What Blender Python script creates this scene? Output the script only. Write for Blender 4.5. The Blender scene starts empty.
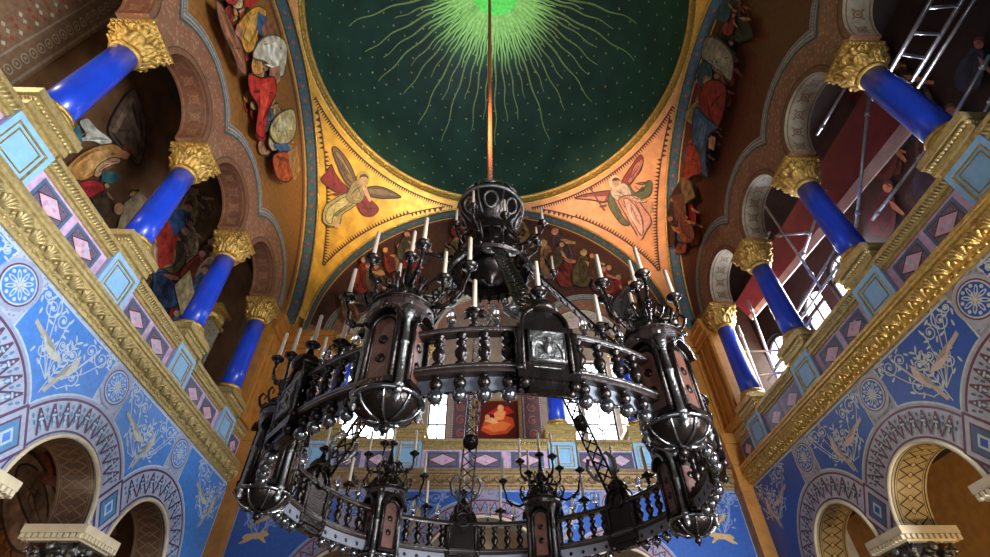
import bpy, bmesh, math, random
from mathutils import Vector, Matrix
from mathutils.geometry import tessellate_polygon
random.seed(7)
PI = math.pi
SC = bpy.context.scene
COL = SC.collection
cos, sin, rad = math.cos, math.sin, math.radians

# ------------------------------------------------------------------ camera
CAMP = Vector((-0.375, -5.731, 1.6)); FPX = 497.5
CR = Matrix.Rotation(-0.0397, 3, 'Z') @ Matrix.Rotation(2.3414, 3, 'X') @ Matrix.Rotation(-0.012, 3, 'Z')
def ray(u, v): return CR @ Vector(((u-495)/FPX, -(v-278.5)/FPX, -1))
def hit(ax, val, u, v):
    d = ray(u, v); return CAMP + d*((val-CAMP[ax])/d[ax])
def pix(p):
    c = CR.transposed() @ (Vector(p)-CAMP)
    return 495+FPX*c.x/-c.z, 278.5-FPX*c.y/-c.z

# ------------------------------------------------------------------ materials
def lin(c):
    r = []
    for x in c[:3]:
        x /= 255.0
        r.append(x/12.92 if x <= .04045 else ((x+.055)/1.055)**2.4)
    return (r[0], r[1], r[2], 1)
def _base(name):
    m = bpy.data.materials.new(name); m.use_nodes = True
    nt = m.node_tree; b = nt.nodes['Principled BSDF']
    return m, nt, b
def mat(name, col, rough=.5, metal=0, var=.25, scale=6, bump=0, bscale=30, attr=False, coat=0):
    m, nt, b = _base(name); N = nt.nodes.new; L = nt.links.new
    tc = N('ShaderNodeTexCoord')
    nz = N('ShaderNodeTexNoise'); nz.inputs['Scale'].default_value = scale; nz.inputs['Detail'].default_value = 5
    L(tc.outputs['Object'], nz.inputs['Vector'])
    rm = N('ShaderNodeMapRange'); rm.inputs['From Min'].default_value = .3; rm.inputs['From Max'].default_value = .7
    rm.inputs['To Min'].default_value = 1-var; rm.inputs['To Max'].default_value = 1+var*.6
    L(nz.outputs['Fac'], rm.inputs['Value'])
    mx = N('ShaderNodeMix'); mx.data_type = 'RGBA'; mx.blend_type = 'MULTIPLY'; mx.inputs['Factor'].default_value = 1
    if attr:
        at = N('ShaderNodeAttribute'); at.attribute_name = 'Col'; L(at.outputs['Color'], mx.inputs['A'])
    else:
        mx.inputs['A'].default_value = lin(col)
    L(rm.outputs['Result'], mx.inputs['B'])
    L(mx.outputs['Result'], b.inputs['Base Color'])
    b.inputs['Roughness'].default_value = rough; b.inputs['Metallic'].default_value = metal
    b.inputs['Coat Weight'].default_value = coat
    if bump:
        n2 = N('ShaderNodeTexNoise'); n2.inputs['Scale'].default_value = bscale; n2.inputs['Detail'].default_value = 4
        L(tc.outputs['Object'], n2.inputs['Vector'])
        bp = N('ShaderNodeBump'); bp.inputs['Strength'].default_value = bump; bp.inputs['Distance'].default_value = .03
        L(n2.outputs['Fac'], bp.inputs['Height']); L(bp.outputs['Normal'], b.inputs['Normal'])
    return m
def mosaic(name, c1, c2, scale, rough=.5, metal=0):
    """speckled little ornament: voronoi cells of two colours"""
    m, nt, b = _base(name); N = nt.nodes.new; L = nt.links.new
    tc = N('ShaderNodeTexCoord'); vo = N('ShaderNodeTexVoronoi'); vo.inputs['Scale'].default_value = scale
    L(tc.outputs['Object'], vo.inputs['Vector'])
    rp = N('ShaderNodeValToRGB'); rp.color_ramp.elements[0].position = .28; rp.color_ramp.elements[1].position = .42
    rp.color_ramp.elements[0].color = lin(c2); rp.color_ramp.elements[1].color = lin(c1)
    L(vo.outputs['Distance'], rp.inputs['Fac'])
    nz = N('ShaderNodeTexNoise'); nz.inputs['Scale'].default_value = 3; L(tc.outputs['Object'], nz.inputs['Vector'])
    mx = N('ShaderNodeMix'); mx.data_type = 'RGBA'; mx.blend_type = 'OVERLAY'; mx.inputs['Factor'].default_value = .35
    L(rp.outputs['Color'], mx.inputs['A']); L(nz.outputs['Fac'], mx.inputs['B'])
    L(mx.outputs['Result'], b.inputs['Base Color']); b.inputs['Roughness'].default_value = rough; b.inputs['Metallic'].default_value = metal
    return m
def emit(name, col, s):
    m, nt, b = _base(name)
    b.inputs['Base Color'].default_value = lin(col); b.inputs['Emission Color'].default_value = lin(col); b.inputs['Emission Strength'].default_value = s
    return m
M = {}
M['art'] = mat('painted_mosaic', (0,0,0), .55, 0, .28, 9, attr=True)
M['mural'] = mat('fresco_brushwork', (0,0,0), .6, 0, .6, 5, .15, 30, attr=True)
M['artg'] = mat('painted_wall_glossy', (0,0,0), .35, 0, .15, 14, attr=True)
M['goldart'] = mat('gilt_mosaic', (0,0,0), .42, .35, .3, 7, attr=True)
M['gold'] = mat('gilding', (212,172,92), .33, .75, .35, 14, .5, 60)
M['palegold'] = mat('pale_gilding', (202,178,118), .4, .5, .32, 16, .3, 70)
M['blue'] = mat('ultramarine_lacquer', (28,68,200), .34, 0, .12, 5, coat=.3)
M['lightblue'] = mat('light_blue_paint', (150,200,235), .5, 0, .1, 8)
M['lilac'] = mat('lilac_paint', (168,165,195), .55, 0, .12, 8)
M['pink'] = mat('pink_marbled_paint', (214,178,205), .5, 0, .3, 10)
M['greyblue'] = mosaic('pale_blue_grey_ornament', (182,192,214), (140,156,192), 16)
M['lobe'] = mosaic('brown_speckled_ornament', (138,92,66), (160,122,94), 11)
M['terracotta'] = mosaic('terracotta_ornament', (112,66,42), (140,96,64), 9)
M['ochre'] = mat('ochre_plaster', (186,124,52), .5, 0, .22, 5)
M['cream'] = mat('cream_plaster', (226,208,170), .6, 0, .12, 6)
M['dark'] = mat('dark_plaster', (46,36,32), .8, 0, .3, 4)
M['brownmural'] = mat('brown_fresco_ground', (112,78,48), .6, 0, .5, 1.6)
M['lunground'] = mat('golden_brown_fresco_ground', (142,92,40), .55, 0, .5, 1.2)
M['lungroundR'] = mat('red_brown_fresco_ground', (128,66,36), .55, 0, .5, 1.2)
M['floor'] = mat('stone_floor', (120,112,104), .4, 0, .3, 2)
M['pendL'] = mat('yellow_gold_ground', (222,168,62), .4, .25, .32, 3.0)
M['pendR'] = mat('rose_gold_ground', (216,150,98), .45, .2, .22, 3.0)
M['bronze'] = mat('dark_bronze', (50,43,39), .22, .85, .35, 10, .25, 40)
M['oak'] = mat('dark_brown_oak', (40,27,22), .28, .1, .35, 12, .2, 50, coat=.25)
M['niche'] = mat('reddish_brown_wood', (84,48,34), .45, 0, .35, 10, .2, 40)
M['chrome'] = mat('polished_metal', (120,120,122), .12, .95, .1, 10)
M['silver'] = mat('worn_silver_metal', (120,117,112), .28, .9, .3, 14, .5, 50)
M['wax'] = mat('ivory_wax', (178,160,138), .45, 0, .06, 8)
M['rope'] = mat('red_gold_cable', (176,104,62), .45, .3, .3, 30)
M['steel'] = mat('galvanised_steel', (176,182,190), .35, .7, .2, 12)
M['alu'] = mat('aluminium', (205,212,222), .3, .8, .1, 12)
M['maroon'] = mat('maroon_boards', (126,44,54), .5, 0, .3, 2)
M['litboard'] = mat('maroon_boards_lit', (206,176,170), .55, 0, .2, 4)  # lit copy of the maroon boards, window glare painted into the colour
M['frame'] = mat('dark_window_frame', (64,58,60), .5, 0, .15, 8)
M['stone'] = mat('brown_grey_stone', (150,130,110), .6, 0, .2, 5)
M['fargold'] = mat('dimmed_gilding', (164,134,92), .5, .3, .3, 14, .3, 60)  # cornice gilding darkened, the far wall's weaker light is in the colour
M['skirt'] = mat('pale_frosted_sheet', (108,110,116), .5, 0, .15, 5)
M['day'] = emit('daylight_pane', (226,238,255), 9.0)
M['dayR'] = emit('daylight_pane_right', (236,242,255), 4.0)
M['lampw'] = emit('work_lamp_face', (215,232,255), 40)
g, nt, b = _base('clear_glass'); b.inputs['Transmission Weight'].default_value = 1; b.inputs['Roughness'].default_value = .02; b.inputs['IOR'].default_value = 1.45
M['glass'] = g

# ------------------------------------------------------------------ object helpers
def obj(name, me, m=None, parent=None, loc=None, kind=None, label=None, cat=None, group=None):
    o = bpy.data.objects.new(name, me); COL.objects.link(o)
    if m is not None and me is not None and not me.materials:
        for x in (m if isinstance(m, (list, tuple)) else [m]): me.materials.append(x)
    if loc is not None: o.location = loc
    if parent is not None: put(o, parent)
    for k, v in (('kind', kind), ('label', label), ('category', cat), ('group', group)):
        if v: o[k] = v
    return o
def wloc(o):
    p = Vector(o.location)
    if o.parent:
        p = o.matrix_parent_inverse @ p; p = wloc(o.parent)+p
    return p
def put(o, parent):
    """parent o, keeping the coordinates it was built in"""
    o.parent = parent; o.matrix_parent_inverse = Matrix.Translation(-wloc(parent))
def thing(name, label, cat, loc=(0,0,0), group=None):
    return obj(name, None, None, None, loc, None, label, cat, group)

class MB:
    def __init__(s): s.v = []; s.f = []; s.mi = []; s.sm = []; s.cur = 0; s.smooth = False
    def vv(s, pts):
        i = len(s.v); s.v.extend([tuple(p) for p in pts]); return i
    def face(s, idx): s.f.append(tuple(idx)); s.mi.append(s.cur); s.sm.append(s.smooth)
    def box(s, x0, x1, y0, y1, z0, z1, f=None):
        P = [(x,y,z) for z in (z0,z1) for y in (y0,y1) for x in (x0,x1)]
        if f: P = [f(*p) for p in P]
        i = s.vv(P); k = s.smooth; s.smooth = False
        for q in ((0,2,3,1),(4,5,7,6),(0,1,5,4),(2,6,7,3),(0,4,6,2),(1,3,7,5)): s.face([i+j for j in q])
        s.smooth = k; return s
    def lathe(s, prof, n=20, c=(0,0,0), ax=None, ph=0, f=None, cap=True):
        """profile of (r, z) turned about z (or about ax) at c"""
        rot = Vector((0,0,1)).rotation_difference(Vector(ax)) if ax is not None else None
        rows = []
        for r, z in prof:
            pts = []
            for k in range(n):
                a = ph+2*PI*k/n; p = Vector((r*cos(a), r*sin(a), z))
                if rot: p = rot @ p
                p = p+Vector(c); pts.append(f(*p) if f else p)
            rows.append(s.vv(pts))
        for a, b in zip(rows, rows[1:]):
            for k in range(n): s.face((a+k, a+(k+1)%n, b+(k+1)%n, b+k))
        if cap:
            if prof[0][0] > 1e-4: s.face([rows[0]+k for k in range(n)][::-1])
            if prof[-1][0] > 1e-4: s.face([rows[-1]+k for k in range(n)])
        return s
    def cyl(s, p, q, r, r2=None, n=10):
        p, q = Vector(p), Vector(q); d = q-p
        return s.lathe([(r,0),(r if r2 is None else r2, d.length)], n, p, d.normalized())
    def ball(s, c, r, n=14, m=8, sz=1, f=None):
        return s.lathe([(max(r*sin(PI*k/m),1e-5), -r*sz*cos(PI*k/m)) for k in range(m+1)], n, c, f=f, cap=False)
    def tube(s, pts, r, n=7, close=False):
        pts = [Vector(p) for p in pts]; rows = []; up = None
        N = len(pts)
        for i, p in enumerate(pts):
            if close: t = pts[(i+1)%N]-pts[i-1]
            else: t = pts[min(i+1,N-1)]-pts[max(i-1,0)]
            t.normalize()
            if up is None:
                up = Vector((0,0,1)) if abs(t.z) < .9 else Vector((1,0,0))
            a = (up-t*up.dot(t)).normalized(); b = t.cross(a); up = a
            rr = r[i] if isinstance(r, (list,tuple)) else r
            rows.append(s.vv([p+(a*cos(2*PI*k/n)+b*sin(2*PI*k/n))*rr for k in range(n)]))
        rng = list(zip(rows, rows[1:]))+([(rows[-1], rows[0])] if close else [])
        for a, b in rng:
            for k in range(n): s.face((a+k, a+(k+1)%n, b+(k+1)%n, b+k))
        if not close:
            s.face([rows[0]+k for k in range(n)][::-1]); s.face([rows[-1]+k for k in range(n)])
        return s
    def prism(s, poly, f, h0, h1):
        """solid of a 2d polygon (may be concave) between heights h0, h1; f(a, b, h) -> point"""
        n = len(poly); k = s.smooth; s.smooth = False
        i = s.vv([f(a,b,h0) for a,b in poly]); j = s.vv([f(a,b,h1) for a,b in poly])
        for t in tessellate_polygon([[Vector((a,b,0)) for a,b in poly]]):
            s.face([i+x for x in t]); s.face([j+x for x in t][::-1])
        for x in range(n): s.face((i+x, i+(x+1)%n, j+(x+1)%n, j+x))
        s.smooth = k; return s
    def mesh(s, name, mats=None):
        me = bpy.data.meshes.new(name); me.from_pydata(s.v, [], s.f)
        me.polygons.foreach_set('material_index', s.mi); me.polygons.foreach_set('use_smooth', s.sm)
        bm = bmesh.new(); bm.from_mesh(me); bmesh.ops.recalc_face_normals(bm, faces=bm.faces); bm.to_mesh(me); bm.free()
        if mats is not None:
            for x in (mats if isinstance(mats, (list,tuple)) else [mats]): me.materials.append(x)
        return me
    def build(s, name, m, parent=None, **kw): return obj(name, s.mesh(name), m, parent, **kw)
def S():
    b = MB(); b.smooth = True; return b

# walls: s runs along the wall, z up, d towards the middle of the room
HW = 6.0
def wallmap(side):
    return {'left': lambda s, z, d=0: (-HW+d, s, z), 'right': lambda s, z, d=0: (HW-d, s, z),
            'far': lambda s, z, d=0: (s, HW-d, z)}[side]
def wpx(side, depth=0):
    """photo point -> (s, z) on that wall's plane, set back by depth"""
    def f(u, v):
        if side == 'left': p = hit(0, -HW-depth, u, v); return (p.y, p.z)
        if side == 'right': p = hit(0, HW+depth, u, v); return (p.y, p.z)
        p = hit(1, HW+depth, u, v); return (p.x, p.z)
    return f

class Art:
    """flat painted shapes on a surface, one mesh, a colour per face"""
    def __init__(s): s.p = []; s.l = 1
    def add(s, pts, col, l=None): s.p.append((list(pts), col, (s.l if l is None else l)+(len(s.p) % 60)*.015))
    def ell(s, c, rx, ry, col, rot=0, n=18, l=None):
        s.add([(c[0]+rx*cos(2*PI*k/n)*cos(rot)-ry*sin(2*PI*k/n)*sin(rot), c[1]+rx*cos(2*PI*k/n)*sin(rot)+ry*sin(2*PI*k/n)*cos(rot)) for k in range(n)], col, l)
    def ring(s, c, r0, r1, col, a0=0, a1=2*PI, n=40, l=None):
        for k in range(n):
            a, b = a0+(a1-a0)*k/n, a0+(a1-a0)*(k+1)/n
            s.add([(c[0]+r*cos(t), c[1]+r*sin(t)) for r, t in ((r0,a),(r1,a),(r1,b),(r0,b))], col, l)
    def stroke(s, pts, w, col, l=None, close=False):
        N = len(pts); L = []; R = []
        for i, (x, y) in enumerate(pts):
            if close: a, b = pts[i-1], pts[(i+1)%N]
            else: a, b = pts[max(i-1,0)], pts[min(i+1,N-1)]
            dx, dy = b[0]-a[0], b[1]-a[1]; h = math.hypot(dx,dy) or 1
            ww = w[i] if isinstance(w, (list,tuple)) else w
            L.append((x-dy/h*ww/2, y+dx/h*ww/2)); R.append((x+dy/h*ww/2, y-dx/h*ww/2))
        for i in range(N if close else N-1):
            j = (i+1)%N; s.add([L[i], L[j], R[j], R[i]], col, l)
    def zig(s, pts, w, col, l=None):
        for p, q in zip(pts, pts[1:]): s.stroke([p, q], w, col, l)
    def spiral(s, c, r, turns, a0, w, col, sgn=1, l=None):
        n = int(22*turns)
        s.stroke([(c[0]+r*(1-.86*k/n)*cos(a0+sgn*2*PI*turns*k/n), c[1]+r*(1-.86*k/n)*sin(a0+sgn*2*PI*turns*k/n)) for k in range(n+1)], [w*(1-.5*k/n) for k in range(n+1)], col, l)
    def mesh(s, name, f, step=.0016, h0=.003, maxe=None):
        V = []; F = []; C = []
        def tri(a, b, c, h, col, d=0):
            if maxe and d < 6:
                e = [(math.dist(a,b),a,b,c),(math.dist(b,c),b,c,a),(math.dist(c,a),c,a,b)]
                m = max(e, key=lambda t: t[0])
                if m[0] > maxe:
                    mid = ((m[1][0]+m[2][0])/2, (m[1][1]+m[2][1])/2)
                    tri(m[1], mid, m[3], h, col, d+1); tri(mid, m[2], m[3], h, col, d+1); return
            i = len(V); V.extend([tuple(f(p[0],p[1],h)) for p in (a,b,c)]); F.append((i,i+1,i+2)); C.append(col)
        for pts, col, l in s.p:
            h = h0+step*l; cl = lin(col)
            for t in tessellate_polygon([[Vector((x,y,0)) for x,y in pts]]):
                tri(pts[t[0]], pts[t[1]], pts[t[2]], h, cl)
        me = bpy.data.meshes.new(name); me.from_pydata(V, [], F)
        at = me.attributes.new('Col', 'FLOAT_COLOR', 'CORNER')
        buf = [x for c in C for _ in range(3) for x in c]
        at.data.foreach_set('color', buf)
        return me
    def build(s, name, f, m='art', parent=None, step=.0016, h0=.003, maxe=None, **kw):
        return obj(name, s.mesh(name, f, step, h0, maxe), M[m], parent, **kw)

def arc(c, r, a0, a1, n=16): return [(c[0]+r*cos(a0+(a1-a0)*k/n), c[1]+r*sin(a0+(a1-a0)*k/n)) for k in range(n+1)]
def smooth(P, k=4):
    out = []; n = len(P)
    for i in range(n):
        a, b, c, d = P[i-1], P[i], P[(i+1)%n], P[(i+2)%n]
        for j in range(k):
            t = j/k
            out.append(tuple(.5*(2*b[m]+(c[m]-a[m])*t+(2*a[m]-5*b[m]+4*c[m]-d[m])*t*t+(3*b[m]-a[m]-3*c[m]+d[m])*t**3) for m in (0, 1)))
    return out
def jit(c, k=14): return tuple(max(0, min(255, x+random.uniform(-k,k))) for x in c)
# ------------------------------------------------------------------ setting
YC = [-4.626, -2.313, 0, 2.313, 4.626]          # column axes along the side walls
CC = [-3.47, -1.157, 1.157, 3.47]               # arch centres between them
XF = [-4.22, -2.1, 1.7, 3.82]                   # column axes along the far wall
CF = [(-3.16, .86, 1.35), (-.2, 1.5, 1.95), (2.76, .86, 1.35)]   # far arches: centre, inner and outer radius
ZS = 4.02                                       # springing of the lower arches
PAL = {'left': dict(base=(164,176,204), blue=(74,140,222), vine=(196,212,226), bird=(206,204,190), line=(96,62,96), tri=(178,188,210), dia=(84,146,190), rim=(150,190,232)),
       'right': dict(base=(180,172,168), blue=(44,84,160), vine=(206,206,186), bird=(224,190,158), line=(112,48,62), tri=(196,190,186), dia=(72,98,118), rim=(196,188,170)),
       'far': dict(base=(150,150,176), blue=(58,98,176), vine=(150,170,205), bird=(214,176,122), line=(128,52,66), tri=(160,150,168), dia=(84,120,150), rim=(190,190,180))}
M['wall_left'] = M['greyblue']
M['wall_right'] = mosaic('pale_cream_grey_ornament', (176,170,168), (132,126,136), 16)
M['wall_far'] = mosaic('lilac_grey_ornament', (156,150,172), (120,112,140), 16)

def bird(a, x, z, sc, rot, col, flip=1):
    body = [(-.5,-.02),(-.3,.1),(0,.13),(.22,.1),(.32,.16),(.43,.15),(.52,.1),(.43,.07),(.36,-.02),(.2,-.12),(-.1,-.14),(-.3,-.08)]
    tail = [(-.3,.06),(-.95,.0),(-.9,-.12),(-.3,-.08)]
    wing = [(.15,.08),(-.1,.12),(-.6,.06),(-.2,-.04)]
    def T(P): return [(x+sc*(p*flip*cos(rot)-q*sin(rot)), z+sc*(p*flip*sin(rot)+q*cos(rot))) for p, q in P]
    a.add(T(tail), tuple(int(c*.9) for c in col)); a.add(T(body), col); a.l += 1; a.add(T(wing), tuple(int(c*.78) for c in col)); a.l -= 1
def beast(a, x, z, sc, col, flip=1):
    P = [(-.55,.0),(-.42,.14),(-.1,.17),(.2,.2),(.3,.34),(.36,.22),(.44,.4),(.46,.22),(.58,.14),(.5,.06),(.36,.02),(.55,-.2),(.46,-.22),(.2,-.05),(-.1,-.06),(-.35,-.22),(-.62,-.26),(-.6,-.2),(-.42,-.08)]
    a.add([(x+sc*p*flip, z+sc*q) for p, q in P], col)
def sprig(a, x, z, h, rot, col):
    a.stroke([(x+h*t/8*sin(rot), z+h*t/8*cos(rot)) for t in range(9)], .018, col)
    for t in range(2, 9):
        for sg in (-1, 1):
            bx, bz = x+h*t/8*sin(rot), z+h*t/8*cos(rot); an = PI/2-rot+sg*.75
            a.ell((bx+.06*cos(an), bz+.06*sin(an)), .06, .018, col, an, 8)
def vines(a, cx, z0, z1, hw, col, seed):
    rnd = random.Random(seed)
    for sg in (-1, 1):
        for k, (dx, dz, r) in enumerate(((.62,.86,.15),(.36,.84,.11),(.34,.42,.12),(.12,.62,.08),(.8,.93,.07))):
            c = (cx+sg*dx*hw, z0+dz*(z1-z0)); a0 = rnd.uniform(0, 6)
            a.spiral(c, r, 1.6, a0, .022, col, sg)
            e = (c[0]+r*cos(a0), c[1]+r*sin(a0))
            a.stroke([(cx+sg*.03, z0+.2), ((cx+e[0])/2+sg*.05, (z0+.2+e[1])/2-.06), e], .016, col)
            for t in range(5):
                an = a0+t*1.3; a.ell((c[0]+(r+.035)*cos(an), c[1]+(r+.035)*sin(an)), .05, .017, col, an+.9, 8)
            a.ell(c, .03, .03, col, 0, 8)
def arch_band(side, parent, c, ri, ro, a_lo, a_hi, pal):
    """painted zigzag border round an arch"""
    a = Art(); cc = (c, ZS)
    a.l = 1; a.ring(cc, ri+.06, ro, pal['tri'], max(a_lo-.25, .02), min(a_hi+.25, PI-.02), 56)
    a.l = 2
    a.ring(cc, ri, ri+.07, pal['rim'], 0, PI, 48); a.ring(cc, ri+.07, ri+.10, pal['line'], 0.1, PI-.1, 48)
    a.ring(cc, ro-.05, ro, pal['base'], a_lo, a_hi, 48); a.ring(cc, ro-.085, ro-.05, pal['line'], a_lo, a_hi, 48)
    n = max(8, int(round(11*ro/1.43))); b0, b1 = a_lo+.02, a_hi-.02
    pts = []
    for k in range(2*n+1):
        t = b0+(b1-b0)*k/(2*n); r = ri+.13 if k % 2 == 0 else ro-.11
        pts.append((c+r*cos(t), ZS+r*sin(t)))
    a.l = 8; a.zig(pts, .03, pal['line'])
    a.l = 3
    for k in range(1, 2*n, 2):
        t = b0+(b1-b0)*k/(2*n); w = (b1-b0)/(2*n)
        rm = (ri*.45+ro*.55); dr = (ro-ri)*.27
        a.add([(c+r*cos(q), ZS+r*sin(q)) for r, q in ((rm-dr,t),(rm,t+w*.62),(rm+dr,t),(rm,t-w*.62))], pal['dia'])
        a.l = 10
        for i in (-1, 0, 1):
            for j in (-1, 0, 1):
                if abs(i)+abs(j) < 2: a.ell((c+(rm+i*dr*.4)*cos(t+j*w*.24), ZS+(rm+i*dr*.4)*sin(t+j*w*.24)), .017, .017, pal['vine'], 0, 6)
        a.l = 5
        for q in (t-w, t+w):
            for rr in (ro-.17, ro-.26): a.ell((c+rr*cos(q), ZS+rr*sin(q)), .035, .02, pal['dia'], q, 8, 5 if q < t else 6)
        for rr in (ri+.19, ri+.26): a.ell((c+rr*cos(t), ZS+rr*sin(t)), .035, .02, pal['vine'], t, 8, 9)
        a.l = 3
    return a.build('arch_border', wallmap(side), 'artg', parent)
def lozenge(side, parent, y, pal):
    a = Art(); w, h, z = .29, .36, 4.42
    for l, k, c in ((5,1.25,pal['line']),(6,1.08,pal['tri']),(7,.8,pal['line']),(8,.68,pal['dia']),(9,.36,pal['vine']),(10,.22,pal['blue'])):
        a.add([(y-w*k,z),(y,z+h*k),(y+w*k,z),(y,z-h*k)], c, l)
    return a.build('lozenge_panel', wallmap(side), 'artg', parent)
def roundel(side, parent, c, pal, r=.27, z=5.81):
    a = Art()
    for l, rr, col in ((6,r*1.22,pal['base']),(7,r,pal['line']),(8,r*.92,pal['vine']),(9,r*.84,pal['blue'])): a.ell((c,z), rr, rr, col, 0, 32, l)
    for k in range(8):
        t = k*PI/4; a.ell((c+r*.42*cos(t), z+r*.42*sin(t)), r*.3, r*.11, pal['vine'], t, 10, 10)
        a.ell((c+r*.68*cos(t+.39), z+r*.68*sin(t+.39)), r*.1, r*.1, pal['vine'], 0, 8, 10)
        a.ell((c+r*.45*cos(t), z+r*.45*sin(t)), r*.16, r*.05, pal['blue'], t, 8, 11)
    a.ell((c,z), r*.14, r*.14, pal['bird'], 0, 10, 11)
    return a.build('roundel', wallmap(side), 'artg', parent)
def spandrel(side, parent, y, cl, rl, cr, rr, pal, seed, kind='birds'):
    """blue field between two arch borders, with vines and birds"""
    zt = 6.1; a = Art()
    # where the two borders meet
    P = []
    def on(c, r, x): return ZS+math.sqrt(max(r*r-(x-c)**2, 0))
    if cl is None: x0 = -5.72 if y < 0 else y
    x_l = y if cl is None else None
    zc = None
    xs = [(-1, cl, rl), (1, cr, rr)]
    left = []; right = []
    n = 14
    if cl is not None:
        xe = cl+.3
        left = [(y+(xe-y)*k/n, on(cl, rl, y+(xe-y)*k/n)) for k in range(n+1)]+[(xe, zt)]
    else:
        left = [(-5.69, ZS+.12), (-5.69, zt)]
    if cr is not None:
        xe = cr-.3; s = y if cl is not None else -4.6
        right = [(s+(xe-s)*k/n, on(cr, rr, s+(xe-s)*k/n)) for k in range(n+1)]+[(xe, zt)]
    else:
        right = [(5.69, ZS+.12), (5.69, zt)]
    if cl is None: right = arc((cr, ZS), rr, PI-.09, PI-math.acos(.3/rr), 16)+[(cr-.3, zt)]
    if cr is None: left = arc((cl, ZS), rl, .09, math.acos(.3/rl), 16)+[(cl+.3, zt)]
    poly = left+right[::-1]
    if cl is not None and cr is not None: poly = left+right[::-1][:-1]
    mx = sum(p[0] for p in poly)/len(poly); mz = sum(p[1] for p in poly)/len(poly)
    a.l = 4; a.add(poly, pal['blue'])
    a.l = 5; a.stroke(poly, .03, pal['vine'], close=True)
    cx = y if cl is not None and cr is not None else (-5.1 if cl is None else 5.1)
    hw = .95; z0 = max(min(p[1] for p in poly), 4.9)
    a.l = 6; vines(a, cx, z0+.1, zt-.02, hw if kind == 'birds' else .62, pal['vine'], seed)
    a.l = 8
    if kind == 'birds':
        sprig(a, cx, z0+.12, .8, .06, pal['vine'])
        a.l = 9; bird(a, cx-.23, z0+.62, .5, -.35, pal['bird'], 1); bird(a, cx+.2, z0+.6, .5, 1.15, pal['bird'], 1)
    else:
        a.l = 9; beast(a, cx-.05, z0+.2, .5, pal['bird'], 1 if cx < 0 else -1); bird(a, cx+.05, z0+.6, .38, .5, pal['bird'])
    return a.build('spandrel_panel', wallmap(side), 'artg', parent)
def soffit(side, parent, c, r, lit):
    """painted underside of a lower arch: interlace on gilding or lattice on brown"""
    W = wallmap(side); a = Art()
    f = lambda t, d, h: W(c+(r-.004-h)*cos(t), ZS+(r-.004-h)*sin(t), -d)
    g, k, e = (((188,168,118),(44,36,34),(214,192,140)) if lit else ((84,62,48),(124,98,74),(98,70,46)))  # gold tones painted as lit, brown ones as dim
    for i in range(40):
        t0, t1 = PI*i/40, PI*(i+1)/40
        a.add([(t0,.0),(t1,.0),(t1,.55),(t0,.55)], g, 0)
        for d0, d1 in ((.03,.05),(.07,.08),(.47,.48),(.5,.52)): a.add([(t0,d0),(t1,d0),(t1,d1),(t0,d1)], k, 1)
    n = 15
    for i in range(n):
        t = PI*(i+.5)/n; w = PI/n/2
        for sg in (-1, 1):
            a.stroke([(t-sg*w, .09),(t-sg*w*.2,.2),(t+sg*w*.5,.275),(t-sg*w*.2,.35),(t-sg*w,.46)], .02, k, 2)
        a.ell((t,.275), w*.4, .03, e, 0, 8, 3)
    return a.build('arch_soffit', f, 'artg', parent, step=.0012, h0=.001)

def lower_wall(side, arches, x0, x1):
    W = wallmap(side); pal = PAL[side]
    poly = [(x0, 6.6), (x0, 4.05)]
    for c, ri, ro in arches: poly += [(c-ri, 4.05)]+arc((c, ZS), ri, PI, 0, 24)+[(c+ri, 4.05)]
    poly += [(x1, 4.05), (x1, 6.6)]
    w = MB().prism(poly, lambda a, b, h: W(a, b, -h), 0, .55).build('wall_'+side, M['wall_'+side], kind='structure')
    for c, ri, ro in arches:
        al = math.acos(min(1.157/ro, .99)) if ro < 1.6 else .62
        arch_band(side, w, c, ri, ro, .06 if c == arches[-1][0] else al, PI-.06 if (c == arches[0][0] and side == 'far') else PI-al, pal)
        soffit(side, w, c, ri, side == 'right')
        roundel(side, w, c, pal) if ro < 1.6 else None
        m = S(); m.tube([W(p[0], p[1], .02) for p in arc((c, ZS), ri+.03, -.02, PI+.02, 32)], .03, 8)
        m.build('arch_moulding', M['cream'], w)
    return w
R1 = .86; R2 = 1.43
for side in ('left', 'right'):
    w = lower_wall(side, [(c, R1, R2) for c in CC], -6.0, 6.0)
    for i, y in enumerate(YC[1:4]):
        spandrel(side, w, y, CC[i], R2, CC[i+1], R2, PAL[side], 3+i)
        lozenge(side, w, y, PAL[side])
    a = spandrel(side, w, 5.0, CC[3], R2, None, 0, PAL[side], 11)
w = lower_wall('far', CF, -6.0, 6.0)
spandrel('far', w, -5.0, None, 0, CF[0][0], CF[0][2], PAL['far'], 5, 'beasts')
spandrel('far', w, -1.93, CF[0][0], 1.35, CF[1][0], 1.95, PAL['far'], 6)
spandrel('far', w, 1.53, CF[1][0], 1.95, CF[2][0], 1.35, PAL['far'], 7)
spandrel('far', w, 5.0, CF[2][0], 1.35, None, 0, PAL['far'], 8, 'beasts')

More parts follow.
